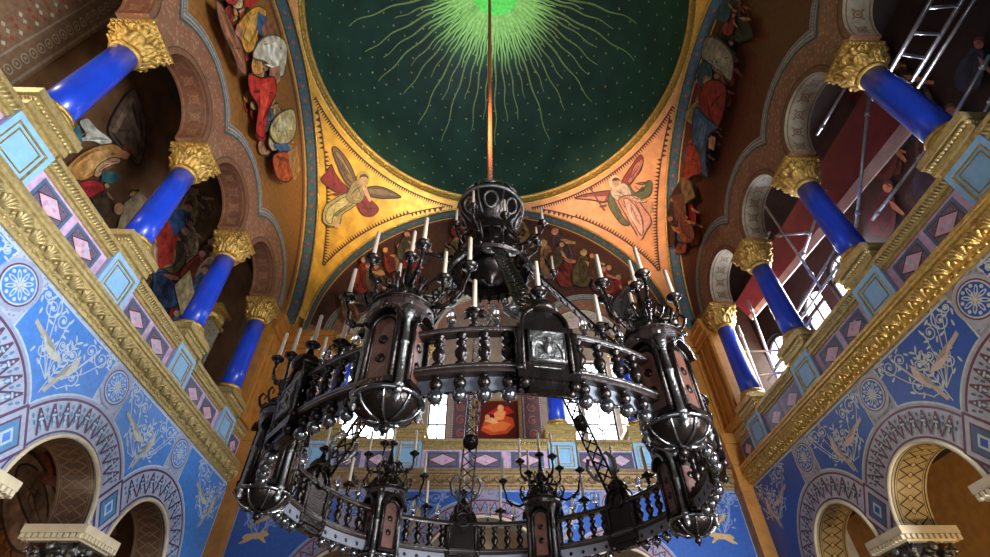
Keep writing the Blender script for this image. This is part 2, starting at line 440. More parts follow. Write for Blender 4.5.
# ---- cornice: moulded gilded trim with a row of palmettes
def cornice(side, num, x0, x1):
    W = wallmap(side); b = MB()
    prof = [(0,5.97),(.06,5.97),(.075,6.03),(.05,6.06),(.09,6.08),(.1,6.13),(.13,6.2),(.19,6.3),(.215,6.38),(.2,6.4),(.25,6.42),(.26,6.47),(.23,6.49),(.27,6.52),(.27,6.58),(0,6.6)]
    rows = []
    W0 = W; W = lambda s, z, d: W0(s, 6.15+(z-5.97)*.45/.63, d*.6)
    for s in (x0, x1): rows.append(b.vv([W(s, z, d) for d, z in prof]))
    for k in range(len(prof)-1): b.face((rows[0]+k, rows[0]+k+1, rows[1]+k+1, rows[1]+k))
    b.face([rows[0]+k for k in range(len(prof))]); b.face([rows[1]+k for k in range(len(prof))])
    n = int((x1-x0)/.27); b.smooth = True
    for i in range(n):
        s = x0+(i+.5)*(x1-x0)/n
        for k in range(-2, 3):
            t = k*.5
            P = [(s+.02*k, .125, 6.12), (s+.07*sin(t), .185, 6.12+.11*cos(t)), (s+.125*sin(t), .235, 6.13+.2*cos(t)), (s+.15*sin(t), .245, 6.12+.22*cos(t))]
            b.tube([W(p[0], p[2], p[1]) for p in P], [.014,.024,.03,.012], 5)
        b.ball(W(s+.135, 6.17, .17), .03, 6, 4)
        b.ball(W(s, 6.055, .075), .028, 6, 4); b.ball(W(s+.135, 6.055, .075), .028, 6, 4)
    b.build('trim_%d' % num, M[{'right': 'gold', 'left': 'palegold', 'far': 'fargold'}[side]], kind='structure')
cornice('left', 1, -6.0, 5.8); cornice('right', 2, -6.0, 5.8); cornice('far', 3, -5.8, 5.8)

# ---- corner piers
for i, sx in enumerate((-1, 1)):
    b = MB(); b.box(sx*5.7, sx*6.6, 5.7, 6.6, 0, 6.62)
    b.box(sx*5.68, sx*6.6, 5.68, 6.6, 6.0, 6.15)
    b.build('wall_corner_%s' % ('left', 'right')[i], M['ochre'], kind='structure')
    b = MB()
    W = wallmap(('left', 'right')[i]); F = wallmap('far')
    def bx(w, s0, s1, z0, z1, d0, d1):
        b.box(min(s0,s1), max(s0,s1), z0, z1, d0, d1, f=lambda a, z, d: w(a, z, d))
    bx(W, 5.03, 6.5, 7.4, 10.6, -.5, .02); bx(F, sx*4.6, sx*6.5, 7.4, 10.6, -.5, .02)
    for w, s0, s1 in ((W, 5.03, 5.98), (F, sx*4.6, sx*5.98)):
        for k in (.06, .3, .7, .94):
            s = s0+(s1-s0)*k; bx(w, s-.035, s+.035, 7.62, 10.0, .02, .07)
        bx(w, s0, s1, 7.4, 7.62, .0, .1); bx(w, s0, s1, 10.05, 10.2, 0, .1); bx(w, s0, s1, 10.2, 10.42, 0, .17); bx(w, s0, s1, 10.42, 10.6, 0, .22)
    b.build('wall_pier_%s' % ('left', 'right')[i], M['ochre'], kind='structure')

# ---- corner blocks that end the parapets
for i, sx in enumerate((-1, 1)):
    b = MB(); b.box(sx*5.66, sx*6.6, 5.66, 6.6, 6.62, 7.14); b.box(sx*5.62, sx*6.6, 5.62, 6.6, 7.14, 7.4)
    b.box(sx*5.6, sx*6.5, 5.6, 6.5, 10.45, 10.86)
    b.build('wall_corner_block_%s' % ('left', 'right')[i], M['ochre'], kind='structure')
# ---- upper walls: arcade spandrels and lunettes
def lobes(arches, zc, n=14, end=None):
    """trefoil-like outline running over the arches"""
    pts = []
    for i, (c, r) in enumerate(arches):
        a0 = PI-.02 if i == 0 else None; a1 = .02 if i == len(arches)-1 else None
        if a0 is None: h = c-(arches[i-1][0]+arches[i-1][1]+c-r)/2; a0 = PI-math.acos(min(h/r, 1))
        if a1 is None: h = (c+r+arches[i+1][0]-arches[i+1][1])/2-c; a1 = math.acos(min(h/r, 1))
        pts += arc((c, zc), r, a0, a1, n)
    return pts
RA = 5.45; ZA = 10.82; ZU = 10.6
UP = {'left': [(c, .8) for c in CC], 'right': [(c, .8) for c in CC], 'far': [(-3.16, .8), (-.2, 1.5), (2.76, .8)]}
LB = {'left': [(c, 1.48) for c in CC], 'right': [(c, 1.5) for c in CC], 'far': [(-3.4, 1.5), (-.2, 2.25), (3.0, 1.5)]}
for side in ('left', 'right', 'far'):
    W = wallmap(side)
    poly = [(-RA-.05, ZU)]
    for c, r in UP[side]: poly += arc((c, ZU+.02), r, PI, 0, 20)
    poly += [(RA+.05, ZU)]+arc((0, ZA), RA+.05, 0, PI, 48)
    w = MB().prism(poly, lambda a, b, h: W(a, b, -h), 0, .55).build('wall_%s_lunette' % side, M['lobe'], kind='structure')
    lo = lobes(LB[side], 10.75)
    # painted ground above the lobed outline
    a = Art(); top = arc((0, ZA), RA-.02, .03, PI-.03, 60)
    a.add(lo+top, {'left': (150,98,44), 'right': (104,54,30), 'far': (76,44,34)}[side], 1)
    a.ring((0, ZA), RA-.3, RA-.16, {'left': (96,62,34), 'right': (120,60,36), 'far': (70,40,32)}[side], .08, PI-.08, 60, 2)
    a.l = 3; a.stroke(lo, .2, (150,142,128)); a.l = 4; a.stroke(lo, .12, (116,112,104))
    a.l = 5
    for k in range(len(lo)-1):
        for t in (.15, .4, .65, .9):
            x, z = lo[k][0]+(lo[k+1][0]-lo[k][0])*t, lo[k][1]+(lo[k+1][1]-lo[k][1])*t
            a.ell((x, z), .022, .022, (186,178,160), 0, 6)
    inner = lobes([(c, r-.12) for c, r in LB[side]], 10.75)
    a.l = 4; a.stroke(inner, .045, (56,92,88))
    a.build('lunette_border', W, 'art', w)
    for c, r in UP[side]:
        a = Art()
        f = lambda t, d, h, c=c, r=r: W(c+(r-.003-h)*cos(t), ZU+.02+(r-.003-h)*sin(t), -d)
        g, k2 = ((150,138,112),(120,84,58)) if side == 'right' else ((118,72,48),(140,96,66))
        for i in range(24):
            t0, t1 = PI*i/24, PI*(i+1)/24
            a.add([(t0,0),(t1,0),(t1,.55),(t0,.55)], g, 0)
            for d in (.05, .48): a.add([(t0,d),(t1,d),(t1,d+.03),(t0,d+.03)], k2, 1)
        for i in range(7):
            t = PI*(i+.5)/7
            a.ring((t,.28), .06, .1, k2, n=14, l=2); a.ell((t,.28), .04, .04, k2, 0, 8, 2)
            for q in range(4): a.ell((t+.14*cos(q*PI/2+.78), .28+.13*sin(q*PI/2+.78)), .04, .025, k2, q*PI/2+.78, 8, 2)
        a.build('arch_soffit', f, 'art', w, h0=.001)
        a = Art(); cw = (206,196,168) if side == 'far' else (128,88,62); wd = .26 if side == 'far' else .1
        a.ring((c, ZU+.02), r, r+wd, cw, 0, PI, 28); a.l = 2; a.ring((c, ZU+.02), r+wd, r+wd+.03, (92,60,44), 0, PI, 28)
        if side == 'far':
            a.ring((c, ZU+.02), r+.03, r+.05, (120,96,70), 0, PI, 28)
            for k in range(21): t = PI*(k+.5)/21; a.ring((c+(r+.14)*cos(t), ZU+.02+(r+.14)*sin(t)), .045, .065, (140,122,92), n=10)
        for k in range(5): 
            t = PI*(k+.5)/5; a.ring((c+(r+.38)*cos(t), ZU+.02+(r+.38)*sin(t)), .03, .045, (150,128,104), n=10, l=2)
        a.build('arch_edging', W, 'art', w)

# ---- the four great arches: blue soffit band with red dots
def great_arch(i, W):
    a = Art(); D = .42
    def f(t, d, h):
        if t < 0: return W(RA-h, ZA+t*RA, d)
        if t > PI: return W(-RA+h, ZA+(PI-t)*RA, d)
        return W((RA-h)*cos(t), ZA+(RA-h)*sin(t), d)
    n = 84
    for k in range(-1, n+1):
        t0, t1 = PI*k/n, PI*(k+1)/n
        if k == -1: t0 = -.05
        if k == n: t1 = PI+.05
        for l, d0, d1, c in ((0,-.02,D,(72,98,104)),(1,0,.05,(196,150,72)),(1,.05,.08,(48,40,36)),(1,D-.05,D,(206,156,78)),(1,D-.08,D-.05,(60,48,40))):
            a.add([(t0,d0),(t1,d0),(t1,d1),(t0,d1)], c, l)
        if k % 2 == 0:
            t = (t0+t1)/2; q = .011
            a.add([(t-q,.21),(t,.21+q*5),(t+q,.21),(t,.21-q*5)], (168,84,52), 2)
    me = a.mesh('great_arch', f, .0015, 0)
    o = obj('trim_%d' % (4+i), me, M['art'], kind='structure')
    b = MB()   # its edge moulding towards the pendentives
    b.smooth = True; b.tube([W((RA-.02)*cos(t), ZA+(RA-.02)*sin(t), D) for t in [PI*k/60 for k in range(61)]], .035, 6)
    b.build('arch_moulding', M['gold'], o)
great_arch(0, wallmap('left')); great_arch(1, wallmap('right')); great_arch(2, wallmap('far'))
great_arch(3, lambda s, z, d=0: (s, -HW+d, z))

# ---- pendentives on one sphere through the four arches
PA = HW-.42; PR = math.hypot(PA, RA); RR = 5.55; ZR = ZA+math.sqrt(PR*PR-RR*RR)
def sph(phi, th, h=0): 
    r = PR-h; return (r*cos(th)*cos(phi), r*cos(th)*sin(phi), ZA+r*sin(th))
def phi_edge(th):
    rho = PR*cos(th); return math.acos(min(PA/rho, 1)) if rho > PA else 0
THR = math.asin((ZR-ZA)/PR)
for i, (q, nm) in enumerate(((0, 'right'), (1, 'left'), (2, 'rear_left'), (3, 'rear_right'))):
    b = S(); rows = []; nt_, np_ = 30, 24
    for k in range(nt_+1):
        th = THR*k/nt_; e = phi_edge(th)
        rows.append(b.vv([sph(q*PI/2+e+(PI/2-2*e)*j/np_, th) for j in range(np_+1)]))
    for r0, r1 in zip(rows, rows[1:]):
        for j in range(np_): b.face((r0+j, r0+j+1, r1+j+1, r1+j))
    o = b.build('ceiling_pendentive_'+nm, M['pendL' if q in (1, 3) else 'pendR'], kind='structure')
    if q > 1: continue
    # dark saw-tooth border inside the three edges
    a = Art(); cols = (70,38,26)
    def edge_pts(kind, off):
        P = []
        for k in range(64):
            th = THR*(.02+.93*k/63)
            e = phi_edge(th)+off/(PR*cos(th)); P.append((q*PI/2+(e if kind == 0 else PI/2-e), th))
        return P
    th1 = THR-.2/PR
    for kind in (0, 1, 2):
        def off_line(off):
            if kind < 2:
                ok = lambda p: p[1] < th1-(off-.34)/PR and (lambda r: min(r, PI/2-r) > phi_edge(p[1])+off/(PR*cos(p[1]))-1e-4)(p[0]-q*PI/2)
                return [p for p in edge_pts(kind, off) if ok(p)]
            t_ = th1-(off-.34)/PR; e0 = phi_edge(t_)+off/(PR*cos(t_)); return [(q*PI/2+e0+(PI/2-2*e0)*k/70, t_) for k in range(71)]
        A = off_line(.34); cen = (q*PI/2+PI/4, THR*.62)
        a.l = 1; a.stroke(A, .006, cols)
        a.l = 2; step = .026; dist = 0
        for p0, p1 in zip(A, A[1:]):
            m = ((p0[0]+p1[0])/2, (p0[1]+p1[1])/2); tx, ty = p1[0]-p0[0], p1[1]-p0[1]
            cz = cos(m[1]); h = math.hypot(tx*cz, ty) or 1
            nx_, ny_ = -ty/h, tx*cz/h
            if (cen[0]-m[0])*cz*nx_+(cen[1]-m[1])*ny_ < 0: nx_, ny_ = -nx_, -ny_
            k_ = max(1, int(round(h/.02)))
            for j in range(k_):
                u0, u1 = j/k_, (j+.8)/k_; c_ = (p0[0]+tx*(u0+u1)/2, p0[1]+ty*(u0+u1)/2)
                a.add([(p0[0]+tx*u0, p0[1]+ty*u0), (p0[0]+tx*u1, p0[1]+ty*u1), (c_[0]+nx_*.02/cz, c_[1]+ny_*.02)], cols)
    a.build('saw_tooth_border', lambda p, t, h: sph(p, t, h), 'art', o, step=.003, h0=.012)

# ---- ring cornice and dome
b = S(); b.lathe([(5.6,ZR-.04),(5.54,ZR-.01),(5.51,ZR+.02),(5.54,ZR+.04),(5.53,ZR+.08),(5.51,ZR+.28),(5.47,ZR+.31),(5.44,ZR+.34),(5.46,ZR+.38),(5.48,ZR+.42)], 96, cap=False)
for k in range(120):
    t = 2*PI*k/120; c = cos(t); s_ = sin(t)
    b.tube([(5.52*cos(t+w), 5.52*sin(t+w), ZR+z) for w, z in ((-.018,.09),(-.008,.22),(.008,.11),(.02,.25))], [.02,.026,.026,.015], 5)
b.build('trim_8', M['gold'], kind='structure')
DR = 5.48; ZD = ZR+.4
def dome(phi, th, h=0): r = DR-h; return (r*sin(th)*cos(phi), r*sin(th)*sin(phi), ZD+r*cos(th))
b = S(); rows = [b.vv([dome(2*PI*j/96, PI/2*k/32+.0001) for j in range(96)]) for k in range(33)]
for r0, r1 in zip(rows, rows[1:]):
    for j in range(96): b.face((r0+j, r0+(j+1)%96, r1+(j+1)%96, r1+j))
M['dome'] = mat('dark_green_blue_star_vault', (38,70,60), .6, 0, .35, 1.1)
do = b.build('ceiling_dome', M['dome'], kind='structure')
a = Art(); rnd = random.Random(5)
n = 116
for k in range(n):
    phi = 2*PI*(k+.5)/n; L = (1.05, .6, .85, .5)[k % 4]*rnd.uniform(.85, 1.1); w0 = rnd.uniform(0, 6)
    P = []; Wd = []
    for j in range(25):
        t = .12+(L-.12)*j/24
        P.append((t*cos(phi+.009*sin(j*.9+w0)), t*sin(phi+.009*sin(j*.9+w0)))); Wd.append(.015*(1-j/25)+.005)
    a.stroke(P, Wd, (176,196,128) if k % 2 else (150,176,104), 2)
a.ell((0,0), .17, .17, (110,216,104), 0, 48, 3)
a.ring((0,0), .17, .24, (74,160,84), n=64, l=1); a.ring((0,0), .24, .3, (56,116,76), n=64, l=1)
dm = lambda x, y, h: dome(math.atan2(y, x), math.hypot(x, y), h)
a.build('sunburst', dm, 'art', do, step=.003, h0=.01, maxe=.05)
a = Art(); gold_a = PI*(3-5**.5)
for k in range(620):
    z = 1-(k+.5)/620*.98; th = math.acos(z)
    if th < .42: continue
    ph = k*gold_a; r = rnd.uniform(.006, .0105)
    a.add([(ph+r/max(sin(th),.2)*cos(j*PI/4)*(1 if j % 2 else .5), th+r*sin(j*PI/4)*(1 if j % 2 else .5)) for j in range(8)], jit((176,170,112)), 1)
a.build('gilt_stars', lambda p, t, h: dome(p, t, h), 'art', do, step=.004, h0=.01)

# ---- floor, galleries and outer shell
MB().box(-12, 12, -9, 12, -.3, 0).build('floor', M['floor'], kind='structure')
GL = -9.0; GR = 9.8; GF = 8.6
b = MB(); b.box(GL-.3, -6.5, -6.5, 11, 6.3, 6.5); b.build('ceiling_aisle_left', M['dark'], kind='structure')
b = MB(); b.box(6.5, GR+.3, -6.5, 11, 6.3, 6.5); b.build('ceiling_aisle_right', M['dark'], kind='structure')
b = MB(); b.box(-6.5, 6.5, 6.5, GF+.3, 6.3, 6.5); b.build('ceiling_aisle_far', M['cream'], kind='structure')
MB().box(GL-.3, GL, -6.5, 11, 0, 17.6).build('wall_left_gallery', M['brownmural'], kind='structure')
b = MB(); b.box(GL, -6.56, -6.5, 11, 14.9, 15.2); b.build('ceiling_gallery_left', M['dark'], kind='structure')
b = MB(); b.box(6.56, GR, -6.5, 11, 14.9, 15.2); b.build('ceiling_gallery_right', M['dark'], kind='structure')
b = MB(); b.box(-6.56, 6.56, 6.56, GF, 14.2, 14.5); b.build('ceiling_gallery_far', M['dark'], kind='structure')
b = MB(); b.box(-10, 10, -6.4, 9, 22.6, 22.9); b.build('ceiling_roof', M['dark'], kind='structure')

def opening_wall(name, f, x0, x1, z0, z1, wins, th, m):
    """wall with arched or square window openings: built of strips between the openings"""
    b = MB(); xs = x0
    for c, hw, a0, a1, arched in sorted(wins):
        b.prism([(xs,z0),(c-hw,z0),(c-hw,z1),(xs,z1)], f, 0, th)
        b.prism([(c-hw,z0),(c+hw,z0),(c+hw,a0),(c-hw,a0)], f, 0, th)
        if arched: b.prism([(c-hw,z1),(c-hw,a1-hw)]+arc((c,a1-hw), hw, PI, 0, 16)[1:-1]+[(c+hw,a1-hw),(c+hw,z1)], f, 0, th)
        else: b.prism([(c-hw,a1),(c+hw,a1),(c+hw,z1),(c-hw,z1)], f, 0, th)
        xs = c+hw
    b.prism([(xs,z0),(x1,z0),(x1,z1),(xs,z1)], f, 0, th)
    return b.build(name, m, kind='structure')
WN = [0]
def window(f, c, hw, a0, a1, arched, pane, nx, nz):
    WN[0] += 1
    o = MB().prism([(c-hw,a0)]+(([(c-hw,a1-hw)]+arc((c,a1-hw), hw, PI, 0, 14)[1:-1]+[(c+hw,a1-hw)]) if arched else [(c-hw,a1),(c+hw,a1)])+[(c+hw,a0)][:1], f, .2, .22).build('window_%d' % WN[0], pane, kind='structure')
    b = MB()
    for i in range(nx+1):
        x = c-hw+2*hw*i/nx; t = .02 if 0 < i < nx else .05
        b.prism([(x-t,a0),(x+t,a0),(x+t,a1-(hw if arched and i in (0,nx) else 0)),(x-t,a1-(hw if arched and i in (0,nx) else 0))], f, .14, .19)
    for j in range(nz+1):
        z = a0+(a1-a0-(hw if arched else 0))*j/nz; t = .02 if 0 < j < nz else .05
        b.prism([(c-hw,z-t),(c+hw,z-t),(c+hw,z+t),(c-hw,z+t)], f, .14, .19)
    if arched: b.prism(arc((c,a1-hw), hw, 0, PI, 16)+arc((c,a1-hw), hw-.08, PI, 0, 16), f, .12, .19)
    b.build('window_frame', M['frame'], o)
fr = lambda a, z, h: (GR+h, a, z)
RW = [(4.0, .55, 8.4, 12.1, True), (5.55, .58, 8.4, 12.1, True), (8.0, .8, 8.0, 12.2, True)]
opening_wall('wall_right_gallery', fr, -6.5, 11, 6.3, 15.2, RW, .35, M['dark'])
for w in RW: window(fr, *w, M['dayR'], 2, 4)
MB().box(GR, GR+.35, -6.5, 11, 0, 6.3).build('wall_right_aisle', M['ochre'], kind='structure')
ff = lambda a, z, h: (a, GF+h, z)
FW = [(-4.6, .45, 8.5, 11.4, False), (-3.4, .45, 8.5, 11.4, False), (-1.68, .3, 8.5, 11.4, False), (1.3, .3, 8.5, 11.4, False), (2.4, .5, 8.5, 11.6, False), (3.52, .5, 8.5, 11.6, False), (4.66, .5, 8.5, 11.6, False)]
opening_wall('wall_far_gallery', ff, -9.0, 9.8, 6.3, 14.5, FW, .35, M['stone'])
for w in FW: window(ff, *w, M['day'], 2, 4)
MB().box(-9.3, 10.1, GF, GF+.35, 0, 6.3).build('wall_far_aisle', M['cream'], kind='structure')
# ------------------------------------------------------------------ columns, pedestals, parapets
def frustum(b, w0, w1, z0, z1):
    b.lathe([(w0*2**.5, z0), (w1*2**.5, z1)], 4, ph=PI/4)
def shaft_mesh():
    b = S(); b.lathe([(.228,7.96),(.226,8.5),(.214,9.3),(.205,9.96)], 28); return b.mesh('shaft', M['blue'])
def base_mesh():
    b = MB(); frustum(b, .33, .33, 7.72, 7.80); b.smooth = True
    b.lathe([(.31,7.80),(.33,7.84),(.31,7.88),(.265,7.895),(.255,7.92),(.285,7.94),(.285,7.97),(.24,7.99)], 28); return b.mesh('base', M['gold'])
def capital_mesh(z0=9.92, z1=10.6, r0=.2, hw=.33):
    b = S(); H = z1-z0
    b.lathe([(r0,z0),(r0+.04,z0+.03),(r0+.04,z0+.07),(r0,z0+.1),(r0+.01,z0+H*.4),(r0+.08,z0+H*.66),(hw*.92,z0+H*.78)], 24)
    for row, (zb, ht, rr, nn, of) in enumerate(((z0+.1,H*.34,r0+.015,8,0),(z0+.18,H*.5,r0+.03,8,.5))):
        for k in range(nn):
            t = 2*PI*(k+of)/nn; c, s = cos(t), sin(t)
            P = [(0,0,.1),(.025,.45,.115),(.06,.8,.1),(.125,1.0,.07),(.16,.93,.03)]
            for sg in (-1, 0, 1):
                b.tube([((rr+o)*c-sg*w*s*.75, (rr+o)*s+sg*w*c*.75, zb+ht*h*(1 if sg == 0 else .86)) for o, h, w in P], [.05,.055,.05,.04,.02], 6)
    for k in range(4):
        t = PI/4+k*PI/2; c, s = cos(t), sin(t)
        b.tube([((r0+.05)*c,(r0+.05)*s,z0+H*.45),((r0+.16)*c,(r0+.16)*s,z0+H*.68),((hw+.08)*c,(hw+.08)*s,z0+H*.76),((hw+.1)*c,(hw+.1)*s,z0+H*.68),((hw+.03)*c,(hw+.03)*s,z0+H*.66)], [.05,.055,.05,.045,.03], 6)
        t = k*PI/2; b.ball(((hw*.88)*cos(t), (hw*.88)*sin(t), z0+H*.74), .07, 8, 6)
    b.smooth = False
    frustum(b, hw*.9, hw*.96, z0+H*.78, z0+H*.83); frustum(b, hw*.96, hw*1.1, z0+H*.83, z0+H*.92); frustum(b, hw*1.1, hw*1.1, z0+H*.92, z1)
    for k in range(4):
        t = k*PI/2; R_ = Matrix.Rotation(t, 3, 'Z')
        for j in range(9): b.ball(R_ @ Vector((hw*1.06, (j-4)*hw*.23, z0+H*.87)), .03, 6, 4)
    return b.mesh('capital', M['gold'])
ME = dict(shaft=shaft_mesh(), base=base_mesh(), capital=capital_mesh())
def column(x, y, label, group):
    y = y+.08 if abs(x) > 6.1 else y
    t = thing('column', label, 'column', (x, y, 7.72), group); t['kind'] = 'thing'
    for k in ('shaft', 'base', 'capital'):
        o = obj(k, ME[k]); o.parent = t; o.location = (0, 0, -7.72)
# pedestal block facing +x (local), origin on the wall face
def pedestal_meshes():
    D = MB(); D.box(-.62, .0, -.34, .34, 6.61, 7.3)
    F = MB(); 
    for a, b_, c, d in ((-.34,-.27,6.61,7.3),(.27,.34,6.61,7.3),(-.27,.27,6.61,6.68),(-.27,.27,7.22,7.3)): F.box(0, .03, a, b_, c, d)
    G = MB()
    for a, b_, c, d in ((-.27,-.245,6.68,7.22),(.245,.27,6.68,7.22),(-.245,.245,6.68,6.705),(-.245,.245,7.195,7.22),(-.2,-.185,6.75,7.15),(.185,.2,6.75,7.15),(-.185,.185,6.75,6.765),(-.185,.185,7.135,7.15)): G.box(-.0, .022, a, b_, c, d)
    P = MB().box(0, .01, -.245, .245, 6.705, 7.195)
    K = MB()
    for w, z0, z1 in ((.0,7.3,7.4),(.05,7.4,7.48),(.035,7.48,7.6),(.09,7.6,7.72)): K.box(-.62, w+.01, -.34-w, .34+w, z0, z1)
    K.smooth = True
    for j in range(14):
        K.ball((.06, -.37+j*.057, 7.54), .034, 6, 4)
        for sg in (-1, 1): K.ball((-.6+j*.048, sg*.38, 7.54), .034, 6, 4)
    return D.mesh('block', M['lilac']), F.mesh('face_frame', M['lightblue']), G.mesh('gilt_line', M['gold']), P.mesh('panel', M['lightblue']), K.mesh('cap', M['palegold'])
PM = pedestal_meshes()
def pedestal(x, y, rz, label, group):
    t = thing('pedestal', label, 'pedestal', (x, y, 6.6), group); t.rotation_euler = (0, 0, rz)
    for n, me in zip(('block', 'face_frame', 'gilt_line', 'panel', 'cap'), PM):
        o = obj(n, me); o.parent = t; o.location = (0, 0, -6.6)
def parapet(side, s0, s1, cs, label, group):
    W = wallmap(side); f = lambda a, z, h: W(a, z, h)
    t = thing('parapet', label, 'parapet', W((s0+s1)/2, 6.61, -.2), group)
    b = MB(); b.box(s0, s1, 6.61, 7.14, -.3, -.04, f=f); b.build('panel_wall', M['pink'], t)
    b = MB()
    for w, z0, z1 in ((-.01,7.12,7.17),(.03,7.17,7.22),(.01,7.22,7.3),(.06,7.3,7.37)): b.box(s0, s1, z0, z1, -.34, w, f=f)
    b.smooth = True; n = int((s1-s0)/.055)
    for j in range(n):
        s = s0+(j+.5)*(s1-s0)/n; b.tube([W(s-.02, 7.21, .03), W(s+.02, 7.31, .04)], .02, 5)
    b.build('coping', M['palegold'], t)
    for c, hw in cs:
        a = Art(); z0, z1 = 6.65, 7.08; q = hw
        a.l = 1; a.add([(c-q,z0),(c+q,z0),(c+q,z1),(c-q,z1)], (84,112,142))
        a.l = 2; a.add([(c-q+.05,z0+.05),(c+q-.05,z0+.05),(c+q-.05,z1-.05),(c-q+.05,z1-.05)], (52,46,58))
        a.l = 3; a.add([(c-q+.06,z0+.06),(c+q-.06,z0+.06),(c+q-.06,z1-.06),(c-q+.06,z1-.06)], (118,100,120))
        for i in range(60):
            x = c+random.uniform(-q+.07, q-.07); z = random.uniform(z0+.07, z1-.07); a.ell((x,z), .01, .01, random.choice(((60,48,70),(160,140,150))), 0, 5, 4)
        zc = (z0+z1)/2
        a.l = 5; a.add([(c-q+.05,zc),(c,z1-.05),(c+q-.05,zc),(c,z0+.05)], (64,52,66))
        a.l = 6; a.add([(c-q+.08,zc),(c,z1-.075),(c+q-.08,zc),(c,z0+.075)], (226,184,200))
        for i in range(5):
            x = c+random.uniform(-.1, .1); a.ell((x, zc+random.uniform(-.07,.07)), random.uniform(.03,.07), .03, random.choice(((206,160,186),(200,196,216),(236,204,210))), random.uniform(0,3), 9, 7)
        a.build('diamond_panel', lambda p, z, h: W(p, z, -.04+h), 'artg', t)
ordn = ['', 'nearest', 'second', 'third', 'farthest']
for side, rz in (('left', 0), ('right', PI)):
    sg = -1 if side == 'left' else 1
    for i in range(1, 5):
        y = YC[i]
        note = {1: 'nearest the camera', 2: 'second back from the camera', 3: 'third back', 4: 'farthest back by the corner pier'}[i]
        column(sg*6.27, y, 'blue column with gilded capital on the %s gallery, %s' % (side, note), '%s gallery columns' % side)
        pedestal(sg*5.99, y, rz, 'light blue panelled pedestal under the %s gallery column %s' % (side, note), '%s gallery pedestals' % side)
    for i in range(1, 5):
        lo = YC[i-1]+.35 if i > 1 else -5.9
        if i == 1: s0, s1 = YC[0]+.35, YC[1]-.35
        else: s0, s1 = YC[i-1]+.35, YC[i]-.35
        c = (s0+s1)/2
        note = {1: 'in front of the nearest column', 2: 'between the nearest and second columns', 3: 'between the second and third columns', 4: 'between the third and farthest columns'}[i]
        parapet(side, s0, s1, [(c-.37, .31), (c+.37, .31)], 'pink parapet with two diamond panels on the %s gallery %s' % (side, note), '%s gallery parapets' % side)
    parapet(side, YC[4]+.35, 5.7, [(5.35, .26)], 'short pink parapet piece between the %s gallery corner pedestal and the far gallery' % side, '%s gallery parapets' % side)
nf = ['at the left end', 'left of the red painting', 'right of the red painting', 'at the right end']
for x, n in zip(XF, nf):
    column(x, 6.27, 'small looking blue column of the far gallery %s' % n, 'far gallery columns')
    pedestal(x, 5.99, -PI/2, 'light blue pedestal of the far gallery %s' % n, 'far gallery pedestals')
for (s0, s1, cs), n in zip(((-5.7, XF[0]-.35, [(-5.05,.3)]), (XF[0]+.35, XF[1]-.35, [(-3.53,.31),(-2.79,.31)]), (XF[1]+.35, XF[2]-.35, [(-1.23,.4),(-.2,.4),(.83,.4)]), (XF[2]+.35, XF[3]-.35, [(2.39,.31),(3.13,.31)]), (XF[3]+.35, 5.7, [(4.8,.3)])),
        ('in the far left corner', 'left of centre', 'with three diamonds below the red painting', 'right of centre', 'in the far right corner')):
    parapet('far', s0, s1, cs, 'pink parapet of the far gallery %s' % n, 'far gallery parapets')

# ---- arcade columns at floor level
def low_meshes():
    a = S(); a.lathe([(.34,0),(.34,.2),(.3,.26),(.26,.32),(.25,.5),(.225,3.1)], 24)
    me = capital_mesh(3.08, 4.05, .23, .37); me.materials.clear(); me.materials.append(M['silver'])
    b = MB(); frustum(b, .36, .42, 3.86, 3.94); frustum(b, .44, .44, 3.94, 4.05)
    for k in range(4):
        R_ = Matrix.Rotation(k*PI/2, 3, 'Z')
        for j in range(10):
            p = R_ @ Vector((.43, (j-4.5)*.085, 3.9)); b.box(p.x-.025, p.x+.025, p.y-.025, p.y+.025, 3.87, 3.93)
    return a.mesh('shaft', M['terracotta']), me, b.mesh('impost', M['cream'])
LM = low_meshes()
low = [('left', -6.27, y, n) for y, n in zip(YC[1:], ('nearest the camera', 'second from the camera', 'third from the camera', 'next to the far corner'))]+[('right', 6.27, y, n) for y, n in zip(YC[1:], ('nearest the camera', 'second from the camera', 'third from the camera', 'next to the far corner'))]
for side, x, y, n in low[:4]+low[4:]:
    t = thing('arcade_column', 'ground floor arcade column with leafy capital on the %s, %s' % (side, n), 'column', (x, y, 0), '%s ground floor columns' % side)
    for nm, me in zip(('shaft', 'capital', 'impost'), LM):
        o = obj(nm, me); o.parent = t
for x, n in zip(XF, nf):
    t = thing('arcade_column', 'ground floor arcade column of the far wall %s' % n, 'column', (x, 6.27, 0), 'far ground floor columns')
    for nm, me in zip(('shaft', 'capital', 'impost'), LM):
        o = obj(nm, me); o.parent = t

